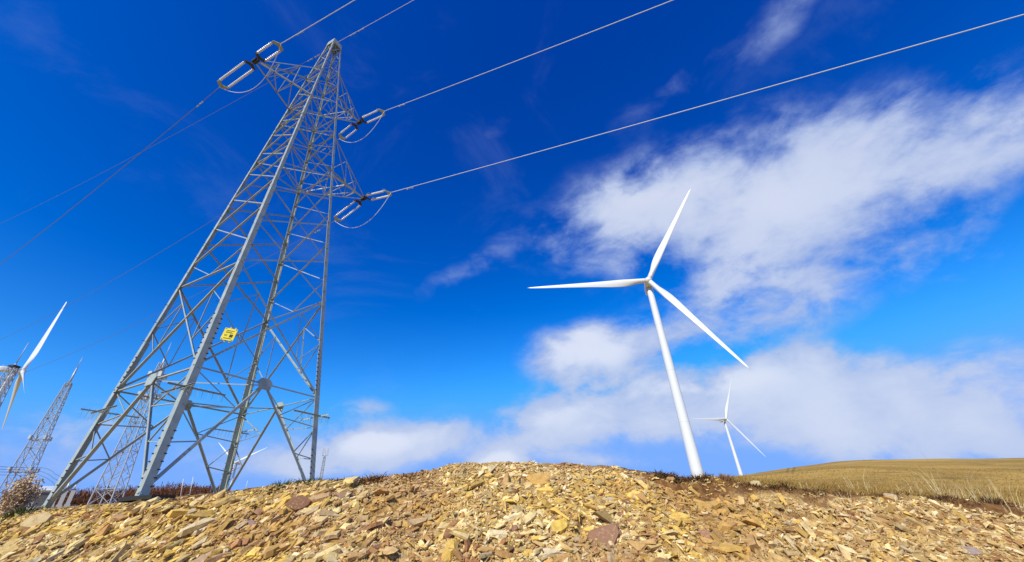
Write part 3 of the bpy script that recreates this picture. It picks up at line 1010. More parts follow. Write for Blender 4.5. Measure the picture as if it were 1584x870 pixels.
# ------------------------------------------------------------------ insulators, conductors
def insulator_set(label, tip, end):
    """Twin long-rod insulator string pulled out from an arm tip towards end."""
    d = (end - tip); L = d.length; d.normalize()
    side = d.cross(V3((0, 0, 1))).normalized()
    root = empty('insulator_string', tip)
    tag(root, label, 'insulator', 'twin insulator strings on the cross arms')
    h = 0.25
    s0, s1 = 0.30 + 0.12, L - 0.25
    mb = MB()
    mb.tube([tip + d * 0.12, tip + d * 0.42], 0.035, 6)
    mb.plate([tip + d * x + side * y for x, y in ((.28, -.06), (.28, .06), (.40, h + .05), (.52, h + .05), (.52, h - .05), (.46, 0), (.52, -h + .05), (.52, -h - .05), (.40, -h - .05))], side.cross(d), 0.035)
    o = mb.build('yoke_plate', M_STEEL_DARK); adopt(root, o)
    mb = MB()
    mb.plate([tip + d * (L - x) + side * y for x, y in ((.05, -.05), (.05, .05), (.22, h + .05), (.34, h + .05), (.34, h - .05), (.26, 0), (.34, -h + .05), (.34, -h - .05), (.22, -h - .05))], side.cross(d), 0.035)
    mb.tube([tip + d * (L - .2), tip + d * (L + 0.05)], 0.03, 6)
    o = mb.build('yoke_plate', M_STEEL); adopt(root, o)
    for sg in (-1, 1):
        mb = MB()
        pts, rad = [], []
        a0, a1 = 0.56, L - 0.38
        nsh = max(7, int((a1 - a0) / 0.125))
        for i in range(nsh):
            x = a0 + (a1 - a0) * i / nsh; st = (a1 - a0) / nsh
            for fx, rr in ((0.0, 0.026), (0.30, 0.074), (0.42, 0.074), (0.62, 0.026)):
                pts.append(tip + d * (x + st * fx) + side * h * sg); rad.append(rr)
        mb.tube(pts, rad, 10)
        o = mb.build('insulator_rod', M_PORC); adopt(root, o)
        mb = MB()
        mb.tube([tip + d * 0.46 + side * h * sg, tip + d * 0.58 + side * h * sg], 0.04, 8)
        mb.tube([tip + d * (L - 0.40) + side * h * sg, tip + d * (L - 0.24) + side * h * sg], 0.04, 8)
        # arcing horn
        b_ = tip + d * 0.5 + side * h * sg
        mb.tube([b_, b_ + V3((0, 0, 0.16)) + d * 0.05, b_ + V3((0, 0, 0.22)) + d * 0.28], 0.011, 5)
        b_ = tip + d * (L - 0.32) + side * h * sg
        mb.tube([b_, b_ + V3((0, 0, 0.16)) - d * 0.05, b_ + V3((0, 0, 0.22)) - d * 0.28], 0.011, 5)
        c_ = mb.build('end_fitting', M_STEEL); adopt(root, c_); subpart(o, c_)
    return root


def power_line(label, start, sgn_, a, b, length, rad, mat, dampers=True, aw=AW, n=60):
    pts = [start + aw * (sgn_ * s) + V3((0, 0, a * s + b * s * s)) for s in [length * (i / n) ** 1.5 for i in range(n + 1)]]
    root = empty('power_line', start)
    tag(root, label, 'power line', 'overhead wires of the transmission tower')
    mb = MB(); mb.tube(pts, rad, 6)
    o = mb.build('conductor', mat); adopt(root, o)
    if dampers:
        for s in ((1.5, 2.3) if dampers == 2 else (1.6,)):
            c0 = start + aw * (sgn_ * s) + V3((0, 0, a * s + b * s * s))
            d = (aw * sgn_ + V3((0, 0, a))).normalized()
            mb = MB()
            dn = V3((0, 0, -0.11))
            mb.tube([c0, c0 + dn], 0.025, 6)
            mb.tube([c0 + dn - d * 0.22, c0 + dn + d * 0.22], 0.010, 5)
            for e_ in (-1, 1):
                mb.tube([c0 + dn + d * (e_ * 0.14), c0 + dn + d * (e_ * 0.27)], 0.035, 8)
            q = mb.build('vibration_damper', M_STEEL); adopt(root, q)
    return root


def jumper(label, p0, p1, sag, out):
    root_pts = []
    for i in range(25):
        t = i / 24
        root_pts.append(lerp(p0, p1, t) + V3((0, 0, -sag * 4 * t * (1 - t))) + out * (0.25 * 4 * t * (1 - t)))
    mb = MB(); mb.tube(root_pts, 0.017, 6)
    o = mb.build('jumper_cable', M_WIRE, origin=p0)
    tag(o, label, 'cable', 'jumper cables under the cross arms')


ENDS = {'L': (V3((-11.70, 11.63, 22.70)), V3((-16.41, 13.80, 22.60))),
        'U': (V3((-8.38, 18.07, 25.54)), V3((-12.25, 19.86, 25.10))),
        'W': (V3((-7.63, 19.47, 18.98)), V3((-12.13, 21.55, 18.62)))}
NMS = {'L': 'the left hand cross arm', 'U': 'the upper right cross arm', 'W': 'the lower right cross arm'}
for key, (fr, bk) in ENDS.items():
    insulator_set('pale twin insulator string on the near side of ' + NMS[key], TIP[key], fr)
    insulator_set('pale twin insulator string on the far side of ' + NMS[key], TIP[key], bk)
jumper('thin jumper cable looping under the left hand cross arm', ENDS['L'][0], ENDS['L'][1], 1.1, AN * -2.6)
jumper('thin jumper cable looping under the upper right cross arm', ENDS['U'][0], ENDS['U'][1], 1.25, -AN)
jumper('thin jumper cable looping under the lower right cross arm', ENDS['W'][0], ENDS['W'][1], 1.4, -AN)

power_line('silver wire rising from the left hand cross arm over the camera', ENDS['L'][0], 1, -0.185, 0.0007, 70, 0.0185, M_WIRE)
power_line('silver wire crossing the sky from the upper right cross arm', ENDS['U'][0], 1, -0.215, 0.0007, 80, 0.0185, M_WIRE)
power_line('longest silver wire running from the lower right cross arm to the right edge', ENDS['W'][0], 1, -0.185, 0.0003, 80, 0.0185, M_WIRE)
power_line('thin earth wire from the tower peak going up out of the picture', V3((TC[0], TC[1], 30.8)) + AW * 0.3, 1, -0.165, 0.0007, 70, 0.014, M_WIRE, 2)
power_line('dark wire dropping from the left hand cross arm to the left edge', ENDS['L'][1], -1, -0.266, 0.0029, 95, 0.017, M_DARKWIRE)
power_line('thin wire passing behind the tower from the upper right cross arm', ENDS['U'][1], -1, -0.165, 0.0017, 130, 0.014, M_DARKWIRE)
power_line('lowest thin wire passing behind the tower from the lower right cross arm', ENDS['W'][1], -1, -0.125, 0.0016, 120, 0.014, M_DARKWIRE)
power_line('faint earth wire from the tower peak running off to the left', V3((TC[0], TC[1], 30.6)) - AW * 0.3, -1, 0.145, 0.0006, 160, 0.014, M_DARKWIRE, 2)

# footing slab under the near leg
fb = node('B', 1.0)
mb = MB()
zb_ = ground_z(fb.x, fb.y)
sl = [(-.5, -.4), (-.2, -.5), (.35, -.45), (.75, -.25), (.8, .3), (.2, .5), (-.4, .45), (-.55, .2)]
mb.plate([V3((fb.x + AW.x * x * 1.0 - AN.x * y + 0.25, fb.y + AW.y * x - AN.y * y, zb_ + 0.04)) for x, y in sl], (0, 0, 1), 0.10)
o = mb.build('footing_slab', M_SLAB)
tag(o, 'black flat footing slab under the near leg of the tower', 'slab')


# ------------------------------------------------------------------ wind turbines
def turbine(label, hub, yaw, tilt, cone, phase, R, base_z, pitch=(0.0, 0.0, 0.0), chord=1.0, detail=1.0, hub_d=1.0, group='white wind turbines on the ridge'):
    y = math.radians(yaw); ti = math.radians(tilt); co = math.radians(cone)
    n = V3((math.sin(y) * math.cos(ti), math.cos(y) * math.cos(ti), math.sin(ti)))
    e1 = V3((math.cos(y), -math.sin(y), 0)); e2 = n.cross(e1)
    if e2.z < 0:
        e2 = -e2
    hub = V3(hub)
    ax = hub - n * 3.9
    root = empty('wind_turbine', (ax.x, ax.y, base_z))
    tag(root, label, 'wind turbine', group)
    # tower
    mb = MB()
    top = hub.z - 1.9
    H = top - base_z
    pts = []; rad = []
    for i in range(17):
        t = i / 16
        pts.append(V3((ax.x, ax.y, base_z + H * t))); rad.append(2.25 * (1 - t) + 1.35 * t)
    mb.tube(pts, rad, 40)
    for t in (0.27, 0.52, 0.77):
        pz = base_z + H * t; rr = 2.25 * (1 - t) + 1.35 * t
        mb.tube([V3((ax.x, ax.y, pz - .1)), V3((ax.x, ax.y, pz + .1))], rr + 0.03, 40, True, False)
    o = mb.build('tower', M_WHITE); adopt(root, o)
    mb = MB()
    mb.tube([V3((ax.x, ax.y, top - 0.1)), V3((ax.x, ax.y, hub.z - 1.2))], 1.55, 32)
    o = mb.build('yaw_collar', M_NACELLE); adopt(root, o)
    # nacelle: rounded box along the rotor axis
    mb = MB()
    prof = [(1.3, 0.72, 0.8), (0.9, 0.9, 0.95), (-1.5, 1.0, 1.0), (-6.6, 1.0, 1.0), (-8.4, 0.88, 0.92), (-8.9, 0.6, 0.7)]
    ring = []
    upn = e2
    for (x, sx, sy) in prof:
        for k_ in range(20):
            a_ = 2 * math.pi * k_ / 20
            cx_ = math.copysign(abs(math.cos(a_)) ** 0.45, math.cos(a_)); sy_ = math.copysign(abs(math.sin(a_)) ** 0.45, math.sin(a_))
            ring.append(hub - n * 2.2 + n * x + e1 * (1.75 * sx * cx_) + upn * (1.85 * sy * sy_ + 0.15))
    m_ = len(prof)
    mb.add(ring, [[i * 20 + k_, i * 20 + (k_ + 1) % 20, (i + 1) * 20 + (k_ + 1) % 20, (i + 1) * 20 + k_] for i in range(m_ - 1) for k_ in range(20)] + [list(range(20)), [(m_ - 1) * 20 + k_ for k_ in range(20)][::-1]], True)
    bx_ = hub - n * 9.6 + upn * 2.2
    mb.box(bx_, e1, upn, n, (1.3, 0.45, 0.5))
    o = mb.build('nacelle', M_WHITE); adopt(root, o)
    # spinner
    mb = MB()
    pts = [hub - n * 1.4, hub - n * 1.0, hub + n * 0.2, hub + n * 1.0, hub + n * 1.55, hub + n * 1.8]
    mb.tube(pts, [1.45, 1.65, 1.65, 1.35, 0.8, 0.15], 24)
    o = mb.build('hub', M_WHITE); adopt(root, o)
    # blades
    ns, nk = 34, 16
    for b in range(3):
        a = math.radians(phase) + b * 2 * math.pi / 3
        rdir = (e2 * math.cos(a) + e1 * math.sin(a)) * math.cos(co) + n * math.sin(co)
        tang = (e1 * math.cos(a) - e2 * math.sin(a))
        # the trailing edge is on the anticlockwise side seen from upwind
        screen = tang if n.dot(rdir.cross(tang)) > 0 else -tang
        nb = rdir.cross(screen).normalized()
        vs = []
        for i in range(ns):
            t = i / (ns - 1)
            rr = 0.8 + (R - 0.8) * t
            ck = np.interp(t, [0, .03, .08, .14, .20, .28, .45, .65, .85, .95, .985, 1.0], [2.2, 2.2, 2.45, 3.3, 3.75, 3.55, 2.7, 1.95, 1.25, .8, .45, .12])
            th = np.interp(t, [0, .05, .14, .22, .4, .7, 1.0], [1.0, .92, .5, .34, .24, .18, .16])
            tw = math.radians(pitch[b] + np.interp(t, [0, .1, .25, .5, 1.0], [16, 15, 9, 3.5, 0]))
            lead = np.interp(t, [0, .04, .14, .3, 1.0], [0.5, 0.48, 0.34, 0.30, 0.36])
            bend = n * (-0.0)
            c_ = hub + rdir * rr + bend
            xa = screen * math.cos(tw) - nb * math.sin(tw); za = nb * math.cos(tw) + screen * math.sin(tw)
            for k_ in range(nk):
                g = 2 * math.pi * k_ / nk
                x = (0.5 * (1 + math.cos(g)))               # 1 = trailing edge
                half = 0.5 * th * (2 * math.sqrt(max(0, x * (1 - x))) if t < 0.05 else 2.6 * math.sqrt(max(x, 0)) * (1 - x) ** (0.5 + 0.5 * min(1, t * 6)) * 0.95)
                zz = half * (1 if math.sin(g) >= 0 else -1)
                vs.append(c_ + xa * ((x - lead) * ck * chord) + za * (zz * ck))
        mb = MB()
        fs = [[i * nk + k_, i * nk + (k_ + 1) % nk, (i + 1) * nk + (k_ + 1) % nk, (i + 1) * nk + k_] for i in range(ns - 1) for k_ in range(nk)]
        fs += [[k_ for k_ in range(nk)][::-1], [(ns - 1) * nk + k_ for k_ in range(nk)]]
        mb.add(vs, fs, True)
        o = mb.build('blade', M_WHITE); adopt(root, o)
    return root


def az_pt(u, v, r):
    return at(u, v, r)


h1 = at(1003, 434, 175.0)
turbine('large white wind turbine standing behind the crest of the bank', h1, 193.6, 5.8, 6.2, 86.4, 57.1, 7.5)
h2 = at(1123, 648, 590.0)
t2 = turbine('small distant white wind turbine right of the large one', h2, 163.4, 4.3, 7.2, 92.7, 57.2, 30.0)
h3 = at(35, 575, 430.0)
turbine('white wind turbine seen edge on at the left edge with one shaded blade', h3, 37.5, 3.3, 4.5, 116.5, 57.0, 12.0, (-28.0, 30.0, -50.0), 1.05)
h4 = at(364, 716, 880.0)
turbine('far white wind turbine seen between the tower legs', h4, 186.0, 5.0, 2.3, 51.2, 57.2, 26.0)


# ------------------------------------------------------------------ lattice masts
def lattice_mast(label, base, ztop, w0, w1, pole, rod, yaw, nseg, leg_r=0.05, top_platform=False, ant=False, group='slim lattice masts beyond the tower', cat='mast', flood=None):
    root = empty('lattice_mast', base)
    tag(root, label, cat, group)
    base = V3(base)
    c, s = math.cos(yaw), math.sin(yaw)
    cor = [(c * x - s * y, s * x + c * y) for x, y in ((-1, -1), (1, -1), (1, 1), (-1, 1))]

    def pt(i, t):
        hw = (w0 + (w1 - w0) * t) * 0.5
        return V3((base.x + cor[i][0] * hw, base.y + cor[i][1] * hw, base.z + (ztop - base.z) * t))
    for i in range(4):
        mb = MB(); mb.tube([pt(i, 0), pt(i, 1)], [leg_r, leg_r * 0.7], 6, False)
        o = mb.build('leg', M_MAST); adopt(root, o)
    mb = MB()
    # panels get shorter as the mast narrows
    ts = [0.0]
    st = 1.0
    for i in range(nseg):
        ts.append(ts[-1] + st); st *= (max(0.25, w1 / w0)) ** (1.0 / nseg)
    ts = [t / ts[-1] for t in ts]
    for k_ in range(nseg):
        t0, t1 = ts[k_], ts[k_ + 1]
        for i in range(4):
            j = (i + 1) % 4
            mb.tube([pt(i, t0), pt(j, t1)], leg_r * 0.48, 4, False)
            mb.tube([pt(j, t0), pt(i, t1)], leg_r * 0.48, 4, False)
            if k_ % 3 == 0:
                mb.tube([pt(i, t1), pt(j, t1)], leg_r * 0.5, 4, False)
    o = mb.build('lattice', M_MAST); adopt(root, o)
    top = V3((base.x, base.y, ztop))
    if top_platform:
        mb = MB()
        mb.box(top + V3((0, 0, 0.1)), (1, 0, 0), (0, 1, 0), (0, 0, 1), (w1 * 0.62, w1 * 0.62, 0.09))
        o = mb.build('top_plate', M_STEEL_DARK); adopt(root, o)
    mb = MB()
    mb.tube([top - V3((0, 0, 0.4)), V3((base.x, base.y, pole))], [leg_r * 1.9, leg_r * 1.4], 8)
    o = mb.build('pole', M_MAST); adopt(root, o)
    mb = MB()
    mb.tube([V3((base.x, base.y, pole)), V3((base.x, base.y, rod))], [leg_r * 0.7, leg_r * 0.4], 6)
    o = mb.build('lightning_rod', M_MAST); adopt(root, o)
    if flood:
        for (t, w_) in flood:
            mb = MB()
            c_ = V3((base.x, base.y, base.z + (ztop - base.z) * t)); hw = w_
            for i in range(4):
                j = (i + 1) % 4
                a_ = c_ + V3((cor[i][0] * hw, cor[i][1] * hw, 0)); b_ = c_ + V3((cor[j][0] * hw, cor[j][1] * hw, 0))
                mb.tube([a_, b_], leg_r * 0.8, 5, False)
                mb.box(a_ + V3((0, 0, 0.2)), (1, 0, 0), (0, 1, 0), (0, 0, 1), (0.14, 0.10, 0.2))
            o = mb.build('platform_ring', M_MAST); adopt(root, o)
    if ant:
        for i in range(4):
            mb = MB()
            a_ = V3((base.x + cor[i][0] * 0.6, base.y + cor[i][1] * 0.6, pole - 0.6))
            mb.tube([V3((base.x, base.y, pole - 0.9)), a_], 0.05, 5, False)
            mb.box(a_ + V3((0, 0, 0.9)), (1, 0, 0), (0, 1, 0), (0, 0, 1), (0.07, 0.07, 0.9))
            o = mb.build('antenna', M_MAST); adopt(root, o)
    return root


b1_ = at(28, 745, 70.0)
b1_.z = ground_z(b1_.x, b1_.y)
m1 = at(107, 593, 70.0)
lattice_mast('slim grey lattice mast rising from the dry brown bush', (m1.x, m1.y, b1_.z), m1.z, 1.75, 0.45, at(122, 570, 70).z, at(130, 553, 70).z, 0.5, 13, 0.06, flood=[(0.52, 0.6), (0.28, 0.8)])
m2 = at(21, 569, 62.0)
lattice_mast('lattice mast with a black top plate cut by the left edge', (m2.x, m2.y, ground_z(m2.x, m2.y)), m2.z, 1.75, 0.5, at(24, 563, 62).z, at(45, 530, 62).z, 0.3, 12, 0.06, top_platform=True)
m3 = at(252, 562, 42.0)
m3b = V3((m3.x, m3.y, ground_z(m3.x, m3.y)))
lattice_mast('lattice mast standing behind the near left leg of the tower', m3b, m3.z, 1.25, 0.35, at(256, 553, 42).z, at(269, 531, 42).z, 0.25, 18, 0.045, flood=[(0.72, 0.42), (0.88, 0.34)])
mt = at(502, 707, 130.0)
lattice_mast('tiny antenna mast on the crest right of the far tower leg', (mt.x, mt.y, ground_z(mt.x, mt.y)), mt.z, 0.7, 0.5, mt.z + 1.0, at(503, 694, 130).z, 0.2, 12, 0.07, ant=True, cat='antenna mast')

# ------------------------------------------------------------------ substation things at the left
kc = at(52, 772, 62.0); gz = ground_z(kc.x, kc.y)
azk = math.atan2(kc.x, kc.y)
kx = V3((math.cos(azk), -math.sin(azk), 0)); ky = V3((math.sin(azk), math.cos(azk), 0)); kz = V3((0, 0, 1))
ktop = at(62, 757, 62.0).z
root = empty('kiosk', (kc.x, kc.y, gz))
tag(root, 'low pale substation kiosk half hidden by the dry bush', 'kiosk')
mb = MB(); hh = (ktop - gz) / 2
mb.box(V3((kc.x, kc.y, gz + hh - 0.1)), kx, ky, kz, (1.5, 1.1, hh - 0.1))
o = mb.build('wall', M_KIOSK); adopt(root, o)
mb = MB()
c_ = V3((kc.x, kc.y, ktop))
mb.add([c_ + kx * x + ky * y + kz * z for x, y, z in ((-1.7, -1.3, -.2), (1.7, -1.3, -.2), (1.7, 1.3, -.2), (-1.7, 1.3, -.2), (-1.6, -1.2, -.05), (1.6, -1.2, -.05), (1.6, 1.2, -.05), (-1.6, 1.2, -.05), (-1.5, 0, .28), (1.5, 0, .28))],
       [[3, 2, 1, 0], [0, 1, 5, 4], [1, 2, 6, 5], [2, 3, 7, 6], [3, 0, 4, 7], [4, 5, 9, 8], [6, 7, 8, 9], [5, 6, 9], [7, 4, 8]])
o = mb.build('roof', M_WHITE); adopt(root, o)
mb = MB()
mb.box(V3((kc.x, kc.y, gz + hh)) - ky * 1.12 + kx * 0.6, kx, ky, kz, (0.5, 0.04, hh * 0.6))
o = mb.build('door', M_KDARK); adopt(root, o)
cab_labels = ['slanting pale post cabinet nearest the kiosk', 'middle pale post cabinet behind the far left tower foot', 'pale post cabinet farthest from the kiosk, before the brown wood']
for i, (u, lab) in enumerate(zip((84, 96, 108), cab_labels)):
    c0 = at(u, 772, 60.0); g0 = ground_z(c0.x, c0.y); zt = at(u + 4, 757, 60.0).z
    root = empty('post_cabinet', (c0.x, c0.y, g0)); tag(root, lab, 'cabinet', 'pale cabinets beside the kiosk')
    mb = MB()
    for (z0_, z1_, w_) in ((g0, g0 + 0.35, 0.20), (g0 + 0.35, zt - 0.12, 0.15)):
        mb.box(V3((c0.x, c0.y, (z0_ + z1_) / 2)), kx, ky, kz, (w_, 0.3, (z1_ - z0_) / 2))
    o = mb.build('body', M_CONC); adopt(root, o)
    mb = MB(); mb.box(V3((c0.x, c0.y, zt - 0.06)), kx, ky, kz, (0.18, 0.18, 0.055)); o = mb.build('cap', M_KDARK); adopt(root, o)
    mb = MB(); mb.tube([V3((c0.x, c0.y, zt)), V3((c0.x, c0.y, zt + 0.55))], [0.05, 0.08], 8); o = mb.build('bushing', M_PORC); adopt(root, o)


def cable(label, pix, rads, sag=0.0, rad=0.02, mat=M_DARKWIRE):
    pts = [at(u, v, r) for (u, v), r in zip(pix, rads)]
    out = []
    for i in range(len(pts) - 1):
        for k_ in range(10):
            t = k_ / 10
            out.append(lerp(pts[i], pts[i + 1], t) + V3((0, 0, -sag * 4 * t * (1 - t))))
    out.append(pts[-1])
    mb = MB(); mb.tube(out, rad, 5)
    o = mb.build('cable', mat, origin=pts[0])
    tag(o, label, 'cable', 'low cables of the substation')


cable('topmost of the level cables behind the dry bush', [(-60, 717), (66, 724)], [62, 69.2], 0.1)
cable('second level cable from the top behind the dry bush', [(-60, 722), (62, 727)], [62, 69.2], 0.1)
cable('third level cable from the top behind the dry bush', [(-60, 726), (58, 731)], [62, 69.2], 0.1)
cable('lowest of the level cables behind the dry bush', [(-60, 731), (54, 735)], [62, 69.2], 0.1)
cable('thin drooping cable arching highest from the mast to the cabinets', [(66, 724), (86, 734), (112, 753)], [69.2, 66, 60], -0.12)
cable('thin drooping cable in the middle between mast and cabinets', [(60, 729), (84, 741), (97, 754)], [69.2, 66, 60], -0.12)
cable('thin drooping cable hanging lowest between mast and cabinets', [(55, 734), (78, 744), (86, 755)], [69.2, 66, 60], -0.10)

# stakes beyond the crest
for (u, v0, v1, lab) in ((282, 762, 741, 'thin white stake left of the others beside the brown mound'), (297, 757, 738, 'thin white stake leaning beside the brown mound'), (381, 755, 744, 'thin white stake in front of the far turbine')):
    rr_ = 40.0
    p0 = at(u, v0, rr_); p1 = at(u + 2, v1, rr_)
    p0.z = ground_z(p0.x, p0.y) - 0.1
    mb = MB(); mb.tube([p0, p1], [0.026, 0.02], 6)
    o = mb.build('marker_stake', M_STAKE, origin=p0)
    tag(o, lab, 'stake', 'white marker stakes')


# ------------------------------------------------------------------ vegetation
def leafmat(name, c0, c1, rough=0.8):
    m, k, p = material(name)
    pos = k.new('ShaderNodeNewGeometry').outputs['Position']
    oi = k.noise(pos, 60.0, 2, 0.5)
    k.put(p.inputs['Base Color'], k.mix(k.ramp(oi, 0.3, 0.7), c0, c1))
    p.inputs['Roughness'].default_value = rough
    p.inputs['Specular IOR Level'].default_value = 0.2
    return m


M_DRY = leafmat('dry_grass', (0.30, 0.215, 0.075), (0.56, 0.44, 0.20))
M_STALK = leafmat('pale_stalks', (0.46, 0.35, 0.15), (0.72, 0.58, 0.30))
M_FIELD = leafmat('field_grass', (0.20, 0.122, 0.028), (0.42, 0.262, 0.068))
M_GREEN = leafmat('green_cushion', (0.035, 0.06, 0.012), (0.10, 0.13, 0.03))
M_HEATH = leafmat('brown_heather', (0.085, 0.045, 0.018), (0.24, 0.13, 0.05))
M_RUSSET = leafmat('russet_tuft', (0.16, 0.075, 0.028), (0.33, 0.18, 0.07))
M_SEED = leafmat('dry_seed_heads', (0.34, 0.21, 0.10), (0.74, 0.56, 0.33))
M_STEM = leafmat('dry_stems', (0.22, 0.14, 0.07), (0.42, 0.29, 0.15))
M_WOOD = leafmat('bare_twigs', (0.16, 0.07, 0.04), (0.30, 0.15, 0.09))


def blades(mb, c, rng, n, h, spread, wd, lean=0.5, wind=V3((0.15, 0, 0))):
    aa = rng.uniform(0, 2 * math.pi, n); ra = spread * np.sqrt(rng.uniform(0, 1, n))
    zz = terrain(c.x + np.cos(aa) * ra, c.y + np.sin(aa) * ra)[0]
    for a, r, z in zip(aa, ra, zz):
        b = V3((c.x + math.cos(a) * r, c.y + math.sin(a) * r, z - 0.02))
        hh = h * rng.uniform(0.3, 1.1) * (1.15 - 0.75 * (r / spread) ** 1.5)
        d = V3((math.cos(a), math.sin(a), 0)) * (lean * rng.uniform(0.1, 1.0)) + wind * rng.uniform(0.3, 1.3)
        t = rng.uniform(0, math.pi); s = V3((math.cos(t), math.sin(t), 0)) * wd
        m_ = b + V3((0, 0, hh * 0.6)) + d * hh * 0.35; e = b + V3((0, 0, hh)) + d * hh
        mb.add([b - s, b + s, m_ + s * 0.7, m_ - s * 0.7, e], [[0, 1, 2, 3], [3, 2, 4]])


def tuft(name, label, u, v, rpx, hpx, mat, cat, n=260, lean=0.8, group=None, wd=0.006, seed=0, rmin=3.0, soil=True):
    rng = np.random.default_rng(500 + seed)
    az_, _e = azel(u, v)
    rc_ = crest_r(az_) * (1.03 if name == 'grass_tuft' else 0.985)
    p = V3((rc_ * math.sin(math.radians(az_)), rc_ * math.cos(math.radians(az_)), 0)); p.z = ground_z(p.x, p.y)
    if v > 785 and name == 'grass_tuft':
        p = on_ground(u, v, rmin)
    mpp = p.length / FPX * 0.8
    mb = MB()
    blades(mb, p, rng, n, hpx * mpp, rpx * mpp, wd, lean)
    o = mb.build(name, mat, origin=p)
    tag(o, label, cat, group)
    return o


CU = 'cushion plants on the crest'
tuft('plant_tuft', 'low green tuft on the crest left of the darker tuft', 438, 750, 24, 11, M_GREEN, 'plant', 700, 0.9, CU, 0.006, 1)
tuft('plant_tuft', 'dark green tuft on the crest at the foot of the right tower leg', 484, 746, 17, 10, M_GREEN, 'plant', 520, 0.9, CU, 0.006, 2)
tuft('plant_tuft', 'green juniper like cushion at the left end of the bank', 36, 800, 22, 9, M_GREEN, 'plant', 900, 1.2, CU, 0.007, 3)
tuft('plant_tuft', 'brown heather clump on the crest left of the large turbine', 1026, 738, 18, 11, M_HEATH, 'plant', 600, 0.9, CU, 0.006, 4)
tuft('plant_tuft', 'dark heather clump beside the foot of the large turbine', 1064, 745, 11, 11, M_HEATH, 'plant', 420, 0.8, CU, 0.006, 5)
tuft('plant_tuft', 'russet dry tuft on the crest right of the large turbine', 1122, 739, 10, 13, M_RUSSET, 'plant', 520, 0.8, CU, 0.005, 6)
tuft('plant_tuft', 'brown turf clump on the crest right of the green tufts', 535, 742, 20, 10, M_RUSSET, 'plant', 500, 0.9, CU, 0.006, 7)
tuft('plant_tuft', 'flat brown turf clump on the crest near the middle', 622, 731, 20, 6, M_HEATH, 'plant', 420, 0.9, CU, 0.006, 8)
tuft('plant_tuft', 'dark brown turf edge clump left on the right hand soil edge', 1245, 762, 28, 6, M_HEATH, 'plant', 700, 0.9, CU, 0.006, 9)
tuft('plant_tuft', 'olive brown turf clump below the tallest dry grass', 1462, 775, 34, 7, M_HEATH, 'plant', 800, 0.9, CU, 0.006, 10)
tuft('plant_tuft', 'dark clump hanging over the soil edge at the far right', 1545, 795, 11, 9, M_HEATH, 'plant', 1100, 0.9, CU, 0.006, 11)
tuft('plant_tuft', 'brown clump overhanging the soil edge in the middle of the right side', 1365, 766, 20, 6, M_HEATH, 'plant', 500, 0.9, CU, 0.006, 12)

DG = 'dry grass tufts on the right hand edge'
for i, (u, v, rp, hp, n, lab) in enumerate([
        (1248, 757, 16, 24, 60, 'thin dry grass tuft at the left end of the field edge'),
        (1328, 760, 20, 34, 60, 'fan of dry grass stalks above the dark soil edge'),
        (1445, 772, 34, 40, 120, 'wide dry grass tuft left of the tallest stalks'),
        (1480, 776, 30, 64, 110, 'tallest dry grass tuft with stalks reaching above the field'),
        (1520, 782, 24, 40, 90, 'dry grass tuft right of the tallest stalks'),
        (1565, 788, 26, 44, 90, 'dry grass tuft at the right edge of the picture'),
        (1318, 792, 12, 34, 26, 'sparse dry stalks growing out of the stones below the edge'),
        (1400, 768, 20, 16, 90, 'short dry grass tuft between the soil clumps')]):
    tuft('grass_tuft', lab, u, v, rp, hp * 0.95, M_STALK, 'grass tuft', int(n * 0.5), 0.7, DG, 0.003, 30 + i)

# short grass along the right edge and on the field: nobody could count it
rng = np.random.default_rng(77)
mb = MB()
N = 26000
ga = rng.uniform(23.5, 53, N); gq = 1.0 + np.abs(rng.normal(0.0, 0.34, N)) ** 1.2
ok = gq > np.interp(ga, [23, 27, 30, 53], [1.10, 1.04, 1.0, 0.995])
ga, gq = ga[ok], gq[ok]
gr = gq * crest_r(ga); gx = gr * np.sin(np.radians(ga)); gy = gr * np.cos(np.radians(ga)); gzs = terrain(gx, gy)[0]
for x, y, z, q_ in zip(gx, gy, gzs, gq):
    h = rng.uniform(0.03, 0.11) * (1.3 if q_ > 1.1 else 1.0)
    t = rng.uniform(0, math.pi); s = V3((math.cos(t), math.sin(t), 0)) * 0.0055 * max(1, q_)
    d = V3((rng.normal(0.2, 0.4), rng.normal(0, 0.4), 0)) * h
    b = V3((x, y, z - 0.01)); e = b + V3((0, 0, h)) + d
    m_ = b + V3((0, 0, h * .55)) + d * 0.3
    mb.add([b - s, b + s, m_ + s * .7, m_ - s * .7, e], [[0, 1, 2, 3], [3, 2, 4]])
ta_ = rng.uniform(24, 52, 9000); tr_ = np.exp(rng.uniform(math.log(10), math.log(130), 9000))
tx_ = tr_ * np.sin(np.radians(ta_)); ty_ = tr_ * np.cos(np.radians(ta_)); tz_ = terrain(tx_, ty_)[0]
for x, y, z, r_ in zip(tx_, ty_, tz_, tr_):
    for _k in range(3):
        h = rng.uniform(0.06, 0.18); wd_ = 0.004 * r_ / 8 * rng.uniform(.7, 1.5)
        t = rng.uniform(0, math.pi); s = V3((math.cos(t), math.sin(t), 0)) * wd_
        b = V3((x + rng.normal(0, .05), y + rng.normal(0, .05), z - 0.02)); e = b + V3((rng.normal(.3, .4) * h, rng.normal(0, .4) * h, h))
        mb.add([b - s, b + s, e + s * .3, e - s * .3], [[0, 1, 2, 3]])
o = mb.build('grass', M_FIELD); tag(o, 'short dry yellow grass along the field edge', 'grass', kind='stuff')

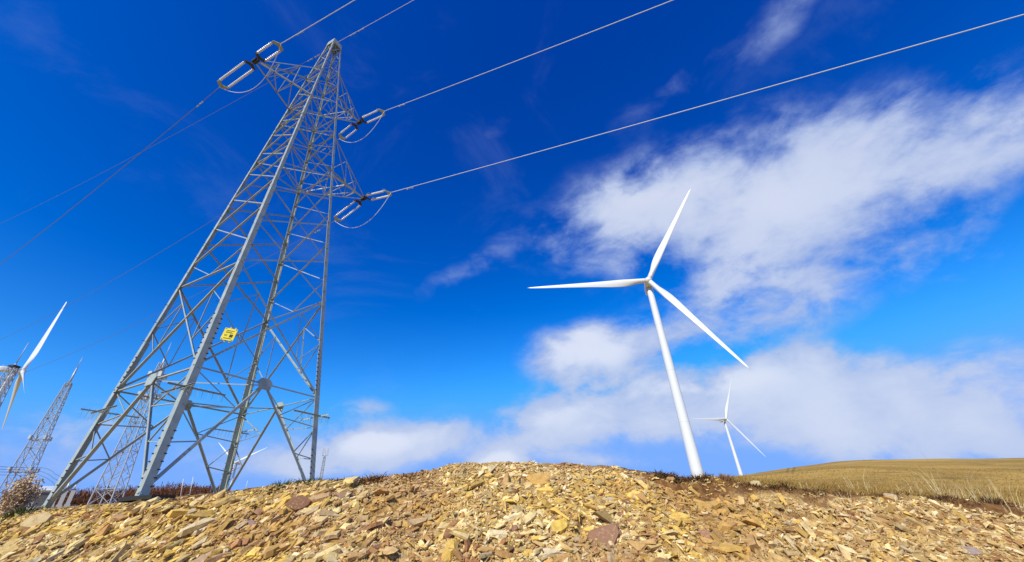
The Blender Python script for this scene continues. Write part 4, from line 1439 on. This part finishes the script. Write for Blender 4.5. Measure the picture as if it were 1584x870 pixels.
# ragged low scrub hanging over the soil edge on the right: ground cover, one mass
for (a0_, a1_, n_, m_at, lab) in ((13.0, 49.0, 11000, M_HEATH, 'ragged low brown scrub along the right hand soil edge'), (-27.0, -12.0, 5000, M_RUSSET, 'rusty dry scrub along the crest right of the tower base')):
    mb = MB()
    sa = rng.uniform(a0_, a1_, n_); thick_ = fbm(sa * 0.55, sa * 0 + 2.0, 4, 44)
    ok = thick_ > rng.uniform(-0.25, 0.45, len(sa)); sa = sa[ok]; thick_ = thick_[ok]
    sq = 0.985 + rng.normal(0, 0.012, len(sa)); sr = sq * crest_r(sa)
    sx_ = sr * np.sin(np.radians(sa)); sy_ = sr * np.cos(np.radians(sa)); sz_ = terrain(sx_, sy_)[0]
    for x, y, z, th_ in zip(sx_, sy_, sz_, thick_):
        h = rng.uniform(0.02, 0.09) * (1 + 1.1 * max(0, th_)); t = rng.uniform(0, math.pi); s = V3((math.cos(t), math.sin(t), 0)) * 0.006
        b = V3((x, y, z - 0.015)); e = b + V3((rng.normal(0, .7) * h, rng.normal(-.35, .6) * h, h * rng.uniform(-.1, 1)))
        m_ = lerp(b, e, 0.5) + V3((0, 0, h * .25))
        mb.add([b - s, b + s, m_ + s, m_ - s, e], [[0, 1, 2, 3], [3, 2, 4]])
    o = mb.build('scrub', m_at); tag(o, lab, 'scrub', kind='stuff')

# dry weed bush at the left end
rng = np.random.default_rng(5)
bp = at(22, 786, 11.6); bp.z = ground_z(bp.x, bp.y)
root = empty('dry_bush', bp); tag(root, 'dry brown weed bush with seed heads at the left end', 'bush')
st, sd = MB(), MB()
bh = at(30, 716, 11.6).z - bp.z
azb = math.atan2(bp.x, bp.y); lx = V3((math.cos(azb), -math.sin(azb), 0)); ly = V3((math.sin(azb), math.cos(azb), 0))
for i in range(44):
    f = rng.uniform(-1, 1)
    base = bp + lx * (f * 0.10) + ly * rng.uniform(-.25, .25) - V3((0, 0, 0.05))
    hgt = bh * rng.uniform(0.45, 0.98) * (1 - 0.2 * abs(f))
    tipp = base + V3((0, 0, hgt)) + lx * (f * 0.08 + rng.normal(0.0, 0.05)) + ly * rng.normal(0, 0.12)
    midp = lerp(base, tipp, 0.5) + lx * rng.normal(0, 0.03)
    st.tube([base, midp, tipp], [0.006, 0.005, 0.003], 4, False)
    for k_ in range(40):
        t = rng.uniform(0.05, 1.0) ** 0.7 * 1.02
        c_ = lerp(base, tipp, t) + V3(tuple(rng.normal(0, 0.030, 3)))
        a_ = V3(tuple(rng.normal(0, 1, 3))).normalized(); b_ = a_.orthogonal().normalized()
        s = rng.uniform(0.010, 0.026)
        nn_ = a_.cross(b_)
        sd.add([c_ + a_ * s * 1.4, c_ + b_ * s * .7, c_ - a_ * s * 1.2, c_ - b_ * s * .7, c_ + nn_ * s * 0.5], [[0, 1, 4], [1, 2, 4], [2, 3, 4], [3, 0, 4]])
o = st.build('stems', M_STEM); adopt(root, o)
o = sd.build('seed_heads', M_SEED); adopt(root, o)

# far reddish bare wood on the left ridge
rng = np.random.default_rng(9)
mb = MB()
for i in range(760):
    azt = rng.uniform(-50, -34.5); rt = rng.uniform(138, 175)
    x, y = rt * math.sin(math.radians(azt)), rt * math.cos(math.radians(azt)); z = ground_z(x, y)
    H = rng.uniform(2.2, 4.6) * float(np.interp(azt, [-50, -44, -38, -34.5], [0.9, 0.95, 0.85, 0.4]))
    mb.tube([V3((x, y, z - .2)), V3((x, y, z + H * .6))], [0.10, 0.04], 4, False)
    for k_ in range(34):
        a_ = rng.uniform(0, 2 * math.pi); h0 = H * rng.uniform(0.1, 0.7); ln = H * rng.uniform(0.15, 0.42)
        p0 = V3((x, y, z + h0)); p1 = p0 + V3((math.cos(a_) * ln * .7, math.sin(a_) * ln * .7, ln * rng.uniform(.3, 1.0)))
        s = V3((-math.sin(a_), math.cos(a_), 0)) * rng.uniform(0.03, 0.09)
        mb.add([p0 - s * .6, p0 + s * .6, p1 + s, p1 - s], [[0, 1, 2, 3]])
o = mb.build('woods', M_WOOD); tag(o, 'far reddish brown bare wood on the left ridge', 'wood', kind='stuff')
